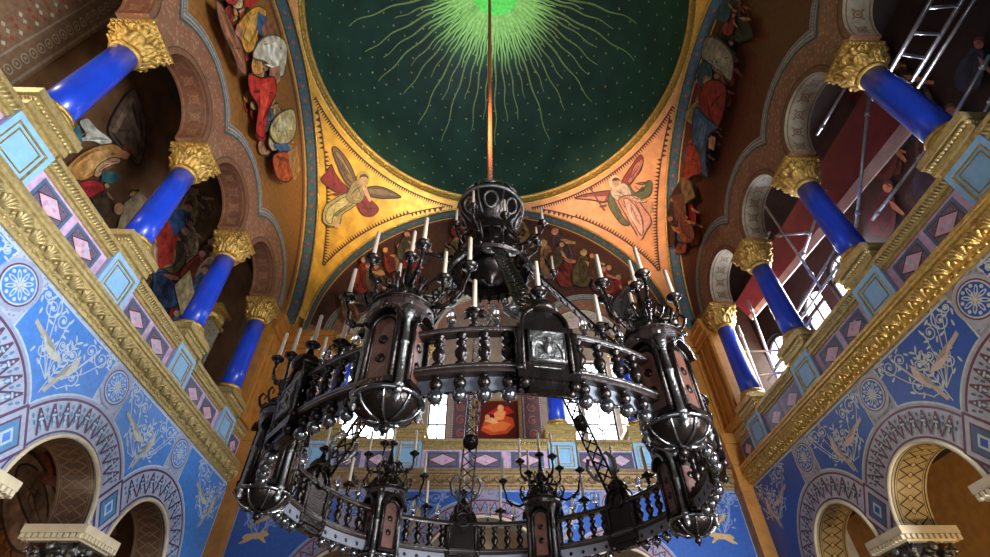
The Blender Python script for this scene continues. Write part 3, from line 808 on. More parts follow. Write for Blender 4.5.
# ------------------------------------------------------------------ murals
def tr(P, ox, oy, sc): return [(ox+x/sc, oy+y/sc) for x, y in P]
def paint(name, label, shapes, f2, wm, ox, oy, sc, group, d=0, cat='mural', folds=True, maxe=None, step=.0006, h0=.004, m='mural', l0=16):
    """figures of a mural: outlines read off the photo, laid on the wall they are painted on"""
    a = Art(); rnd = random.Random(len(shapes))
    a.l = l0
    for s in shapes:
        col = s[0]
        if len(s[1]) == 3 and not isinstance(s[1][0], tuple):
            x, y, r = s[1]; P = [(x+r*cos(k*PI/8), y+r*1.15*sin(k*PI/8)) for k in range(16)]
        else: P = s[1]
        O_ = P
        if 5 < len(P) < 16: P = smooth(P)
        Q = [f2(u, v) for u, v in tr(P, ox, oy, sc)]
        a.add(Q, col); a.l += .9
        if len(P) > 19:
            sz = max(math.dist(Q[0], p) for p in Q); a.stroke(Q, sz*.025, tuple(int(c*.45) for c in col), close=True); a.l += .9
        P = O_
        if folds and len(P) > 5 and len(P) < 16:
            for k in range(7):   # painted drapery folds
                i = rnd.randrange(len(P)); j = (i+len(P)//2+rnd.choice((-1,0,1))) % len(P)
                p, q = P[i], P[j]; t0, t1 = rnd.uniform(.08,.3), rnd.uniform(.55,.9); bx, by = rnd.uniform(-6,6), rnd.uniform(-6,6)
                L_ = [(p[0]+(q[0]-p[0])*(t0+(t1-t0)*t/6)+bx*sin(PI*t/6), p[1]+(q[1]-p[1])*(t0+(t1-t0)*t/6)+by*sin(PI*t/6)) for t in range(7)]
                kf = rnd.choice((.58,.72,1.22)); cc = tuple(int(max(0,min(255,c*kf))) for c in col)
                L2 = [f2(u, v) for u, v in tr(L_, ox, oy, sc)]
                w = math.dist(L2[0], L2[-1])*.11
                w *= .7; a.stroke(L2, [w*.2,w*.8,w,w,w*.8,w*.5,w*.15], cc)
            a.l += .9
    xs = [p[0] for q in a.p for p in q[0]]; zs = [p[1] for q in a.p for p in q[0]]
    return a.build(name, wm, m, None, step, h0, maxe, label=label, cat=cat, group=group)
SK = (206,158,120)
# angels of the two pendentives
def sphpx(q):
    def f(u, v):
        d = ray(u, v).normalized(); o = CAMP-Vector((0,0,ZA)); bq = o.dot(d); c = o.dot(o)-PR*PR
        t = -bq+math.sqrt(bq*bq-c); p = o+d*t
        return (math.atan2(p.y, p.x), math.asin(p.z/PR))
    return f
wsph = lambda p, t, h: sph(p, t, h)
AL = [((116,86,52),[(155,0),(175,60),(205,120),(238,142),(243,110),(222,55),(190,10),(165,-12)]),
      ((140,108,66),[(165,10),(195,80),(225,120),(235,110),(205,50),(180,10)]),
      ((92,70,50),[(285,140),(330,136),(375,152),(412,176),(372,180),(330,180),(290,168)]),
      ((130,102,66),[(290,145),(340,145),(395,170),(340,168),(292,160)]),
      ((126,30,30),[(150,53),(165,85),(190,120),(214,142),(200,162),(165,155),(135,135),(112,108),(135,80)]),
      ((132,34,34),[(255,175),(292,182),(328,220),(305,246),(268,242),(248,210)]),
      ((170,150,92),[(212,160),(252,190),(228,216),(190,242),(183,275),(152,286),(118,266),(124,216),(150,190)]),
      ((190,172,112),[(205,175),(215,200),(160,240),(150,275),(130,262),(135,222),(165,195)]),
      ((150,128,82),[(238,115),(278,122),(268,185),(236,200),(205,182),(215,150)]),
      (SK,[(262,130),(282,140),(300,190),(292,195),(275,165)]),
      ((176,150,74),(270,106,25)),((190,146,106),(268,110,15)),((84,56,36),[(254,104),(262,92),(280,92),(288,106),(278,100),(264,100)]),
      ((120,40,34),[(140,165),(165,160),(200,162),(170,170)]), (SK,[(165,272),(188,280),(176,294),(160,288)])]
paint('angel_mosaic', 'winged angel in red and olive drapery on the yellow gold pendentive', AL, sphpx(1), wsph, 290, 150, 3.716, 'pendentive angels', maxe=.03, step=.0016, h0=.016, m='art')
AR = [((146,50,40),[(290,100),(325,40),(372,-22),(388,-5),(378,45),(350,82),(322,116)]),((186,110,84),[(318,95),(345,50),(380,-5),(386,20),(362,60),(332,104)]),
      ((140,60,48),[(70,178),(105,164),(140,155),(240,143),(238,180),(200,197),(140,184)]),((206,140,110),[(80,177),(140,170),(220,168),(205,192),(140,182)]),
      ((98,98,62),[(235,150),(262,200),(290,258),(324,300),(290,300),(250,252),(226,204)]),((92,94,60),[(320,110),(350,150),(392,140),(408,97),(430,105),(422,160),(375,182),(335,172)]),
      ((214,184,150),[(245,130),(300,108),(332,150),(322,180),(272,190),(240,160)]),
      ((206,138,112),[(275,185),(340,165),(390,220),(428,282),(402,332),(380,368),(350,330),(310,260)]),((224,166,138),[(300,190),(325,185),(375,250),(390,330),(378,350),(340,280)]),
      ((216,168,128),[(330,165),(370,188),(402,186),(400,196),(365,198),(330,180)]),((190,140,104),[(400,200),(432,195),(436,240),(415,245)]),
      ((232,200,150),(258,104,28)),((200,146,110),(262,106,17)),((80,48,34),[(244,98),(254,84),(272,84),(284,100),(272,94),(256,95)]),
      ((112,72,52),[(136,126),(144,126),(213,235),(206,238)]),((112,72,52),[(186,216),(218,206),(220,212),(188,222)]),((206,150,116),[(372,345),(386,366),(374,372),(364,352)])]
paint('angel_mosaic', 'winged angel with sword and rose robe on the orange pendentive', AR, sphpx(0), wsph, 560, 160, 4.64, 'pendentive angels', maxe=.03, step=.0016, h0=.016, m='art')
def crowd(region, n, pal, sz, seed):
    """background figures: heads, robes, arms"""
    rnd = random.Random(seed); out = []
    for k in range(n):
        x, y = region(rnd); s = sz*rnd.uniform(.75, 1.2); c = jit(rnd.choice(pal), 10); lean = rnd.uniform(-.5, .5)
        def R_(P): return [(x+s*(p*cos(lean)-q*sin(lean)), y+s*(p*sin(lean)+q*cos(lean))) for p, q in P]
        out.append((c, R_([(-.35,.0),(-.2,-.35),(.15,-.4),(.35,-.05),(.5,.7),(.3,1.3),(-.4,1.25),(-.55,.6)])))
        out.append((tuple(int(v*.8) for v in c), R_([(-.1,-.2),(.2,-.1),(.3,.5),(.1,1.1),(-.1,.8),(-.2,.2)])))
        out.append((jit((176,124,88), 12), R_([(.1,-.1),(.35,-.02),(.8,.3),(.75,.4),(.3,.2)])))
        h = R_([(0,-.58)])[0]; out.append((jit((186,136,100), 14), (h[0], h[1], .19*s)))
        out.append((jit((84,56,38), 14), R_([(-.2,-.6),(-.16,-.76),(0,-.83),(.16,-.76),(.2,-.62),(.08,-.7),(-.06,-.7)])))
    return out
DK = [(150,60,40),(120,90,50),(170,130,80),(90,80,64),(60,84,104),(134,98,70),(190,170,130)]
# left lunette
LL = crowd(lambda r: (lambda t: (120+170*t+r.uniform(-25,25), -60+560*t))(r.random()), 62, [(196,150,96),(96,66,44),(206,180,130),(90,104,110),(184,64,40),(214,150,70)], 36, 3)
LL += [((150,92,64),[(50,0),(80,30),(110,90),(140,150),(152,225),(128,215),(100,150),(66,80)]),
       ((178,38,30),[(140,-30),(180,-40),(190,0),(170,24),(145,14)]),((206,142,50),[(150,40),(185,18),(214,30),(212,62),(190,100),(176,150),(150,160),(134,125),(120,82)]),
       ((214,160,76),[(160,50),(190,40),(180,90),(160,130),(142,110)]),((64,92,128),[(188,34),(216,50),(214,92),(200,112),(184,88)]),((176,116,84),[(120,70),(140,90),(132,120),(112,100)]),
       ((150,92,60),(228,92,26)),((206,194,164),[(188,132),(222,108),(262,112),(286,150),(272,232),(244,222),(214,190),(172,176)]),((234,226,204),[(205,140),(250,128),(270,165),(255,200),(215,172)]),
       ((176,120,90),[(228,210),(262,200),(262,250),(240,260),(226,235)]),((190,44,34),[(158,228),(200,240),(242,238),(248,288),(224,340),(214,392),(206,426),(182,402),(190,330),(162,282)]),((222,70,50),[(195,260),(232,250),(222,310),(200,380),(196,320)]),
       ((192,172,116),[(238,372),(268,345),(306,338),(314,400),(292,440),(252,442),(228,410)]),((216,200,150),[(255,370),(296,352),(300,392),(262,420)]),((70,104,140),[(240,446),(280,440),(300,462),(262,470)]),
       ((190,84,40),[(240,480),(284,468),(312,500),(296,556),(262,556),(244,530)]),((176,126,70),[(286,470),(316,450),(330,520),(310,560),(296,520)])]
paint('lunette_mural', 'crowded figure mural in yellow and red robes over the left gallery arches', LL, wpx('left'), wallmap('left'), 180, 0, 3.09, 'lunette murals')
RL = crowd(lambda r: (lambda t: (150-135*t+r.uniform(-22,22), -90+560*t))(r.random()), 62, [(150,76,50),(70,44,34),(170,130,100),(64,80,100),(160,40,32)], 34, 4)
RL += [((150,136,120),[(95,-5),(130,0),(165,40),(160,100),(135,80),(110,60),(85,40)]),((176,164,146),[(110,10),(140,25),(152,70),(128,60)]),
       ((52,76,92),[(75,75),(90,52),(110,64),(112,95),(96,110),(78,112)]),((176,126,96),(98,98,10)),((150,34,34),[(92,108),(125,98),(148,120),(138,190),(118,214),(84,200),(80,150)]),
       ((60,92,128),[(70,165),(100,190),(128,212),(104,232),(96,290),(102,330),(84,320),(62,245)]),((84,120,150),[(78,185),(100,205),(88,260),(74,235)]),((196,140,104),[(104,238),(122,236),(118,268),(104,262)]),
       ((160,52,40),[(48,258),(66,255),(82,285),(84,322),(60,330),(38,345),(44,300)]),((120,96,60),[(30,330),(60,345),(70,380),(40,400)]),((100,60,44),[(10,380),(40,370),(48,420),(20,440)])]
paint('lunette_mural', 'dark figure mural with a blue and red robed woman over the right gallery arches', RL, wpx('right'), wallmap('right'), 680, 40, 2.42, 'lunette murals')
FL = crowd(lambda r: (lambda t: (340+300*t, 300-75*sin(PI*t)+r.uniform(-6,22)))(r.random()), 46, [(120,40,34),(88,60,44),(130,90,60),(70,60,56),(150,50,40)], 17, 9)
paint('lunette_mural', 'dim red and brown figure mural on the far lunette behind the chandelier', FL, wpx('far'), wallmap('far'), 0, 0, 1, 'lunette murals')
# left gallery back wall
gf = wpx('left', 3.0); GW = lambda a_, z, h: (GL+h, a_, z)
g1 = crowd(lambda r: (r.uniform(100,380), r.uniform(330,520)), 12, [(120,92,64),(150,130,96),(96,70,50)], 50, 6)+\
     [((92,72,56),[(230,150),(300,30),(330,60),(350,160),(330,260),(280,220)]),((120,98,78),[(240,160),(300,50),(310,62),(255,165)]),((116,94,74),[(300,80),(345,210),(332,214),(290,90)]),
      ((206,200,182),[(140,130),(165,118),(195,150),(242,188),(218,202),(180,190),(120,192),(112,182),(160,172)]),((62,112,124),[(105,150),(140,140),(150,190),(120,215),(95,200)]),
      ((196,140,72),[(175,212),(215,200),(255,200),(285,232),(245,252),(195,290),(140,312),(96,282),(130,240)]),((216,164,96),[(190,220),(245,212),(235,238),(170,285),(140,290)]),((190,134,96),(283,226,17)),((120,60,36),[(268,214),(280,198),(300,212),(300,232),(288,222)]),
      ((206,156,116),[(184,292),(200,262),(240,240),(266,244),(262,258),(225,268),(200,300)]),((60,110,112),[(212,282),(250,284),(272,300),(244,322),(206,312)]),((178,44,42),[(130,322),(186,308),(218,336),(180,362),(150,374),(124,350)]),
      ((84,66,44),[(180,370),(230,360),(240,420),(200,440)]),((190,136,100),(262,398,16)),((150,130,96),[(280,380),(330,340),(350,370),(290,460),(250,480)])]
paint('gallery_mural', 'gallery mural of kneeling orange and white robed figures behind the two nearest left columns', g1, gf, GW, 30, 80, 3.093, 'left gallery murals')
g2 = crowd(lambda r: (r.uniform(145,205), r.uniform(195,330)), 26, [(150,50,36),(60,84,120),(170,140,96),(110,84,58),(180,160,130)], 22, 12)+[((176,54,34),[(150,232),(162,215),(172,235),(166,262),(152,270)]),((60,88,132),[(160,215),(176,208),(180,226),(168,236)]),((190,166,120),[(168,285),(184,270),(190,300),(176,318)])]
paint('gallery_mural', 'gallery mural of red, blue and cream figures behind the second and third left columns', g2, gf, GW, 0, 0, 1, 'left gallery murals')
# brown scrolled hanging wall at the top left
a = Art(); G2 = lambda s, z, h: (GL+h, s, z)
s0, s1, z0, z1 = -5.6, -1.35, 8.4, 14.6
a.l = 8; a.add([(s0,z0),(s1,z0),(s1,z1),(s0,z1)], (128,100,74))
a.l = 9
for o, w, c in ((.06,.05,(150,134,112)),(.5,.04,(150,134,112)),(1.0,.03,(132,104,80))): a.add([(s1-o-w,z0),(s1-o,z0),(s1-o,z1),(s1-o-w,z1)], c)
n = 26
for k in range(n):
    z = z0+(k+.5)*(z1-z0)/n
    a.ring((s1-.29, z), .07, .095, (164,150,128), n=14); a.ell((s1-.29, z), .03, .03, (164,150,128), 0, 6)
    for dx in (.66, .78, .9):
        a.add([(s1-dx-.05,z),(s1-dx,z+.05),(s1-dx+.05,z),(s1-dx,z-.05)], (150,60,46) if (k+int(dx*10)) % 2 else (186,172,150))
for k in range(7):
    for j in range(3):
        c = (s1-1.5-j*.95, z0+.5+k*.9); a.spiral(c, .36, 1.7, k+j, .04, (168,156,134), 1 if (k+j) % 2 else -1); a.ell(c, .08, .08, (96,110,120), 0, 10)
        a.ell((c[0]+.45, c[1]+.4), .07, .04, (140,60,46), .7, 10)
a.build('gallery_mural', G2, 'art', None, label='brown wall painting of pale scrolls with a patterned border, beyond the nearest left column', cat='mural', group='left gallery murals')
# gilded patterned pilaster deep in the left gallery
b = MB(); b.box(-8.25, -7.75, 5.15, 5.65, 6.5, 10.4)
t = thing('pilaster', 'pale patterned pilaster with gold cap in the left gallery beside the farthest column', 'pilaster', (-8, 5.4, 6.5))
b.build('shaft', mosaic('grey_gold_lattice', (150,138,112), (84,72,58), 14), t)
b = MB(); b.box(-8.31, -7.69, 5.09, 5.71, 10.4, 10.5); b.smooth = True; b.lathe([(.3,10.5),(.36,10.58),(.36,10.78),(.3,10.86)], 24, (-8, 5.4, 0)); b.smooth = False; b.box(-8.36, -7.64, 5.04, 5.76, 10.86, 10.95)
b.build('cap', M['gold'], t)

# far gallery: painting between the windows, with ornamental side strips
t = thing('painting', 'square red and orange figure painting on the far gallery wall', 'painting', (-.2, GF, 8.5))
a = Art(); F2 = lambda s, z, h: (s, GF-h, z)
cx = .2; z0, z1 = 8.62, 9.95; hw = .68
a.l = 1; a.add([(cx-hw,z0),(cx+hw,z0),(cx+hw,z1),(cx-hw,z1)], (88,26,20))
for l, c, P in ((2,(206,74,34),[(-.5,.2),(-.2,.05),(.3,.1),(.55,.35),(.5,.6),(.2,.7),(-.1,.62),(-.4,.5)]),(3,(232,120,58),[(-.45,.3),(-.1,.15),(.25,.2),(.45,.4),(.2,.5),(-.2,.42)]),(4,(190,40,28),[(-.3,.75),(.0,.95),(.35,1.0),(.55,.8),(.3,.7),(.0,.68)]),(5,(236,150,84),[(-.05,.5),(.2,.55),(.3,.8),(.1,.9),(-.1,.75)]),(6,(240,170,110),[(-.4,.5),(-.3,.62),(-.1,.6),(.05,.45),(-.1,.4)])):
    a.l = l; a.add([(cx+x, z0+.1+z*1.05) for x, z in P], c)
a.l = 7; a.ell((cx+.12, z0+1.08), .1, .12, (236,160,104)); a.ell((cx-.3, z0+.75), .08, .1, (226,140,90))
a.build('canvas', lambda s, z, h: (s, GF-.05-h, z), 'artg', t)
b = MB()
for p in ((cx-hw-.06,cx-hw,z0-.06,z1+.06),(cx+hw,cx+hw+.06,z0-.06,z1+.06),(cx-hw,cx+hw,z0-.06,z0),(cx-hw,cx+hw,z1,z1+.06)): b.box(p[0],p[1],GF-.08,GF-.001,p[2],p[3])
b.build('frame', M['gold'], t)
for i, sx in enumerate((-1, 1)):
    a = Art(); c = cx+sx*(hw+.45)
    a.l = 1; a.add([(c-.3,8.55),(c+.3,8.55),(c+.3,11),(c-.3,11)], (96,66,66))
    for e in (-.29, .25):
        for k in range(30): a.add([(c+e,8.57+k*.08),(c+e+.04,8.57+k*.08),(c+e+.04,8.61+k*.08),(c+e,8.61+k*.08)], (206,196,190), 2)
    for k in range(5): a.spiral((c, 8.85+k*.45), .16, 1.4, k, .03, (150,120,110), 1, 2); a.ell((c, 8.85+k*.45), .06, .06, (170,60,46), 0, 8, 3)
    a.build('wall_strip', F2, 'art', None, label='ornamental painted strip just %s of the red far gallery painting' % ('left', 'right')[i], cat='mural', group='strips beside the far painting')
# far lower wall dado line inside aisle arches, murals in the lower aisles
MB().box(GL-.3, GL, -6.5, 11, 0, 6.3).build('wall_left_aisle', M['brownmural'], kind='structure') if False else None
la = crowd(lambda r: (r.uniform(-5,60), r.uniform(440,540)), 12, [(168,66,44),(190,110,66),(120,60,44),(210,170,120)], 60, 21)
paint('aisle_mural', 'red and orange mural low behind the nearest left ground floor arch', la, wpx('left', 3.0), GW, 0, 0, 1, 'aisle murals')

# ------------------------------------------------------------------ right gallery: boards, scaffolding, ladder beam
A0, A1, B0, B1 = [hit(0, 7.75, u, v) for u, v in ((868,85),(735,304),(930,110),(752,320))]
t = thing('timber_boarding', 'maroon timber boarding, one board painted as if lit, behind the right gallery columns', 'boarding', (A0+B1)/2)
for k in range(5):
    f0, f1 = k/5+.0005, (k+1)/5-.0005; mm = M['maroon'] if k < 4 else M['litboard']
    P = [A0+(B0-A0)*f0, A1+(B1-A1)*f0, A1+(B1-A1)*f1, A0+(B0-A0)*f1]
    b = MB(); i = b.vv(P+[p+Vector((.04,0,0)) for p in P])
    for q in ((0,1,2,3),(7,6,5,4),(0,4,5,1),(1,5,6,2),(2,6,7,3),(3,7,4,0)): b.face([i+x for x in q])
    b.build('board', M['maroon'] if k < 4 else M['litboard'], t)
POLES = [((869,98),(856,228),7.0,'pale upright pole behind the nearest right column foot'),((866,92),(938,152),7.05,'short brace crossing under the nearest right capital'),((928,148),(872,220),7.1,'long dark brace sloping through the first right bay'),
         ((862,60),(817,135),7.4,'dim pole high under the nearest right arch'),((752,186),(822,290),7.2,'long brace across the second right bay'),((812,232),(776,236),7.15,'short greenish ledger beside the second right column'),
         ((826,190),(800,262),7.3,'thin pole right of the second right column'),((990,55),(940,140),7.2,'bluish pole at the right edge, upper'),((995,95),(968,140),7.25,'bluish pole at the right edge, lower'),
         ((846,232),(786,330),7.3,'rising brace in front of the arched windows'),((770,232),(748,262),7.4,'short pole under the second right arch'),((842,260),(800,320),7.5,'second rising brace in front of the arched windows'),
         ((738,326),(770,410),7.0,'upright pole beside the farthest right column'),((748,300),(782,392),7.3,'upright pole in the last right bay'),((742,352),(790,350),7.1,'level ledger pole in the last right bay'),((744,378),(784,372),7.1,'lower ledger pole in the last right bay'),((812,318),(768,380),7.2,'sloping brace low in the last right bay')]
for (p, q, x, lab) in POLES:
    P, Q = hit(0, x, *p), hit(0, x, *q)
    b = S(); b.cyl(P, Q, .03, n=10)
    d = (Q-P).normalized()
    for tt in (.12, .88):
        c = P+(Q-P)*tt; b.cyl(c-d*.04, c+d*.04, .045, n=10)
    b.build('scaffold_pole', M['steel'], label='scaffold tube: '+lab, cat='scaffold tube', group='scaffold tubes in the right gallery')
t = thing('ladder_beam', 'silvery aluminium ladder beam at the top right corner behind the nearest column', 'ladder', (8.2, -2.4, 12.2))
def lz(u, v): return hit(2, 12.2, u, v)
for i, ((p, q)) in enumerate((((951,-35),(889,74)),((990,-44),(912,81)))):
    b = S(); b.cyl(lz(*p), lz(*q), .045, n=8); b.build('rail', M['alu'], t)
for y in (-30, 8, 33, 54, 75):
    k = (y+35)/109; k2 = k
    b = S(); b.cyl(lz(951-62*k, -35+109*k), lz(990-78*k, -44+125*k), .035, n=8); b.build('rung', M['alu'], t)
b = S(); b.cyl(lz(1000,-40), lz(918,88), .04, n=8); b.build('scaffold_pole', M['alu'], label='scaffold tube: bright tube beside the ladder beam at top right', cat='scaffold tube', group='scaffold tubes in the right gallery')
rg = crowd(lambda r: (r.uniform(862,1000), r.uniform(50,215)), 26, [(84,28,28),(44,54,76),(62,46,38),(90,70,56)], 26, 31)
paint('gallery_mural', 'dark red and blue figure mural behind the nearest right gallery column', rg, wpx('right', 3.8), lambda s, z, h: (GR-h, s, z), 0, 0, 1, 'right gallery murals')
# ------------------------------------------------------------------ chandelier: a great ring with six towers
OX, OY, OZ = -.22, -.03, 3.35
ch = thing('chandelier', 'huge dark bronze ring chandelier with towers, balusters and candles hanging under the dome', 'chandelier', (OX, OY, OZ))
def cp(name, me, parent=ch, ang=0, label=None):
    o = obj(name, me)
    if ang: o.rotation_euler = (0, 0, rad(ang))
    o.parent = parent; o.location = (0, 0, -OZ if parent is ch else 0)
    if label: o['label'] = label
    return o
def ringmesh(prof, n=120):
    b = S(); b.smooth = False; b.lathe(prof+[prof[0]], n, cap=False); return b
b = ringmesh([(2.34,3.785),(2.35,3.77),(2.44,3.77),(2.455,3.785),(2.455,3.81),(2.44,3.82),(2.445,3.85),(2.35,3.85),(2.35,3.82),(2.34,3.81)])
cp('lower_rail', b.mesh('lower_rail', M['oak']))
b = ringmesh([(2.35,4.165),(2.43,4.165),(2.435,4.18),(2.45,4.195),(2.445,4.215),(2.42,4.235),(2.36,4.235),(2.335,4.215),(2.33,4.195),(2.345,4.18)])
cp('upper_rail', b.mesh('upper_rail', M['oak']))
for nm, r, z in (('lower_bead', 2.456, 3.815), ('upper_bead', 2.441, 4.178)):
    b = S(); b.tube([(r*cos(2*PI*k/120), r*sin(2*PI*k/120), z) for k in range(120)], .008, 6, True)
    b.tube([(2.342*cos(2*PI*k/120), 2.342*sin(2*PI*k/120), z) for k in range(120)], .008, 6, True)
    cp(nm, b.mesh(nm, M['silver']))
b = ringmesh([(2.352,3.645),(2.362,3.645),(2.362,3.772),(2.352,3.772)])
cp('skirt_band', b.mesh('skirt_band', M['skirt']), ch, 0, 'pale frosted band under the lower rail')
b = S(); b.tube([(2.372*cos(2*PI*k/480), 2.372*sin(2*PI*k/480), 3.635-.018*abs(sin(k*PI/12))) for k in range(480)], [.015 if k % 2 else .005 for k in range(480)], 5, True)
cp('bead_garland', b.mesh('bead_garland', M['bronze']))
def P_(r, y=0, z=0): return Vector((r, y, z))
RB = 2.395
b = S(); b.lathe([(.045,3.92),(.05,3.95),(.03,3.965),(.025,3.98),(.05,4.02),(.055,4.05),(.04,4.08),(.024,4.1),(.045,4.12),(.048,4.135),(.025,4.15),(.03,4.17),(.048,4.19),(.048,4.21)], 12, (RB,0,0)); b.v = [(x, y, 3.845+(z-3.92)*.325/.29) for x, y, z in b.v]
me_bal = b.mesh('baluster', M['bronze'])
b = S(); b.lathe([(.02,3.79),(.03,3.775),(.02,3.765),(.02,3.76)], 10, (RB,0,0)); b.ball((RB,0,3.72), .052, 12, 8); b.cur = 1
b.ball((RB,0,3.615), .06, 14, 8); b.cur = 0; b.lathe([(.03,3.67),(.035,3.66),(.02,3.64)], 10, (RB,0,0)); b.ball((RB,0,3.55), .015, 8, 5)
b.v = [(x, y, z-.02) for x, y, z in b.v]
me_pen = b.mesh('pendant_ball', [M['bronze'], M['chrome']])
HA = (9.2, 13.7, 18.2, 22.7)
T0 = 9
for k in range(6):
    for sg in (-1, 1):
        for h in HA:
            cp('baluster', me_bal, ch, T0+60*k+sg*h); cp('pendant_ball', me_pen, ch, T0+60*k+sg*h)
# --- tower (built at angle 0, x = outwards)
TX = 2.4
b = S(); b.smooth = False; b.lathe([(.3,3.58),(.3,3.62),(.26,3.64),(.235,3.66),(.235,4.42),(.27,4.46),(.32,4.5),(.335,4.55),(.325,4.58),(.27,4.6)], 16, (TX,0,0), ph=PI/16)
b.v = [(TX+(x-TX)*.88, y*.88, (4.5-(4.5-z)*.9 if z < 4.5 else z)-.1) for x, y, z in b.v]
me_tb = b.mesh('tower', M['oak'])
b = S(); b.lathe([(.0001,3.43),(.08,3.433),(.16,3.45),(.22,3.48),(.265,3.53),(.285,3.57),(.29,3.6)], 24, (TX,0,0))
b.v = [(TX+(x-TX)*.88, y*.88, (4.5-(4.5-z)*.9 if z < 4.5 else z)-.1) for x, y, z in b.v]
me_bowl = b.mesh('bowl', M['bronze'])
b = S()
for k in range(8):
    t = k*PI/4+PI/8; b.tube([(TX+r*cos(t), r*sin(t), z) for r, z in ((.3,3.6),(.293,3.57),(.272,3.53),(.227,3.48),(.165,3.447),(.05,3.428))], .013, 6)
b.tube([(TX+.31*cos(2*PI*k/24), .31*sin(2*PI*k/24), 3.6) for k in range(24)], .022, 6, True)
b.v = [(TX+(x-TX)*.88, y*.88, (4.5-(4.5-z)*.9 if z < 4.5 else z)-.1) for x, y, z in b.v]
me_rib = b.mesh('bowl_ribs', M['chrome'])
b = S(); b.lathe([(.03,3.45),(.05,3.425),(.03,3.41)], 12, (TX,0,0)); b.ball((TX,0,3.375), .045, 12, 8); b.ball((TX,0,3.32), .016, 8, 6)
b.v = [(TX+(x-TX)*.88, y*.88, (4.5-(4.5-z)*.9 if z < 4.5 else z)-.1) for x, y, z in b.v]
me_fin = b.mesh('finial', M['bronze'])
b = S(); b.lathe([(.32,4.57),(.33,4.6),(.3,4.62),(.29,4.66),(.25,4.73),(.17,4.79),(.08,4.83),(.06,4.9),(.09,4.95),(.1,5.0),(.06,5.04),(.03,5.2)], 24, (TX,0,0))
for k in range(12):
    t = k*PI/6; b.ball((TX+.325*cos(t), .325*sin(t), 4.62), .035, 8, 6)
    b.tube([(TX+r*cos(t), r*sin(t), z) for r, z in ((.3,4.64),(.255,4.735),(.175,4.795),(.09,4.83))], .012, 5)
b.v = [(TX+(x-TX)*.88, y*.88, (4.5-(4.5-z)*.9 if z < 4.5 else z)-.1) for x, y, z in b.v]
me_cap = b.mesh('dome_cap', M['bronze'])
def niche_meshes(j):
    t = j*PI/2; R_ = Matrix.Rotation(t, 3, 'Z')
    f = lambda y, z, d: Vector((TX,0,0))+R_ @ Vector((d, y, z))
    hw, z0, z1 = .13, 3.7, 4.26
    out = [(-hw,z0)]+[(p[0],p[1]) for p in arc((0,z1), hw, PI, 0, 12)]+[(hw,z0)]
    b = MB(); b.prism(out, f, .2, .243)
    b.v = [(TX+(x-TX)*.88, y*.88, (4.5-(4.5-z)*.9 if z < 4.5 else z)-.1) for x, y, z in b.v]
    m1 = b.mesh('niche_panel', M['niche'])
    b = S(); b.tube([f(y*1.1, z, .255) for y, z in out], .024, 6); b.tube([f(y*.82, z if z < z1 else z1+(z-z1)*.82, .246) for y, z in out], .009, 5)
    b.smooth = False; b.box(-.16,.16,3.9,3.955,.22,.29, f=lambda y, z, d: f(y, z-.26, d))
    b.prism(arc((0,4.28), .2, .1, PI-.1, 16)+arc((0,4.28), .155, PI-.1, .1, 16), f, .2, .33)
    b.smooth = True; b.ball(f(0,4.5,.31), .035, 8, 6)
    for zz in (3.92, 4.12): b.lathe([(.045,0),(.045,.012),(.02,.02)], 10, f(0,zz,.242), R_ @ Vector((1,0,0)))
    b.v = [(TX+(x-TX)*.88, y*.88, (4.5-(4.5-z)*.9 if z < 4.5 else z)-.1) for x, y, z in b.v]
    m2 = b.mesh('niche_arch', M['bronze'])
    b = S(); c = Vector((TX,0,0))+Matrix.Rotation(t+PI/4, 3, 'Z') @ Vector((.29,0,0))
    b.lathe([(.05,3.6),(.055,3.63),(.035,3.66),(.033,4.04),(.045,4.055),(.045,4.075),(.033,4.09),(.03,4.3),(.05,4.34),(.06,4.4),(.06,4.48)], 12, c)
    b.lathe([(.05,3.6),(.035,3.57),(.03,3.54),(.042,3.52),(.025,3.49),(.0001,3.47)], 12, c); b.ball((c.x,c.y,4.53), .04, 10, 7)
    b.v = [(TX+(x-TX)*.88, y*.88, (4.5-(4.5-z)*.9 if z < 4.5 else z)-.1) for x, y, z in b.v]
    m3 = b.mesh('colonnette', M['silver'])
    return m1, m2, m3
NM = [niche_meshes(j) for j in range(4)]
ARMS = [(90,.64,4.89),(-90,.64,4.89),(48,.36,5.07),(-48,.36,5.07),(132,.36,5.07),(-132,.36,5.07),(0,0,5.24)]
b = S()
for k in range(10):
    t = 2*PI*(k+.5)/10; d = lambda q, w: (TX+q*cos(t), q*sin(t), w)
    b.tube([d(.27,4.5), d(.33,4.56), d(.36,4.64), d(.33,4.7), d(.29,4.68), d(.3,4.63)], [.016,.018,.016,.014,.011,.008], 5)
    b.tube([d(.1,4.72), d(.16,4.77), d(.2,4.86), d(.16,4.92), d(.12,4.89)], [.014,.016,.014,.012,.008], 5)
b.tube([(TX+.285*cos(2*PI*k/24), .285*sin(2*PI*k/24), 4.5) for k in range(24)], .02, 6, True)
b.tube([(TX+.1*cos(2*PI*k/24), .1*sin(2*PI*k/24), 4.72) for k in range(24)], .018, 6, True)
me_lv = b.mesh('leaf_crest', M['bronze'])
def cup(b, c):
    b.lathe([(.015,-.06),(.03,-.05),(.02,-.035),(.05,-.02),(.078,.0),(.08,.012),(.05,.004),(.032,.01),(.034,.05),(.028,.052)], 12, c)
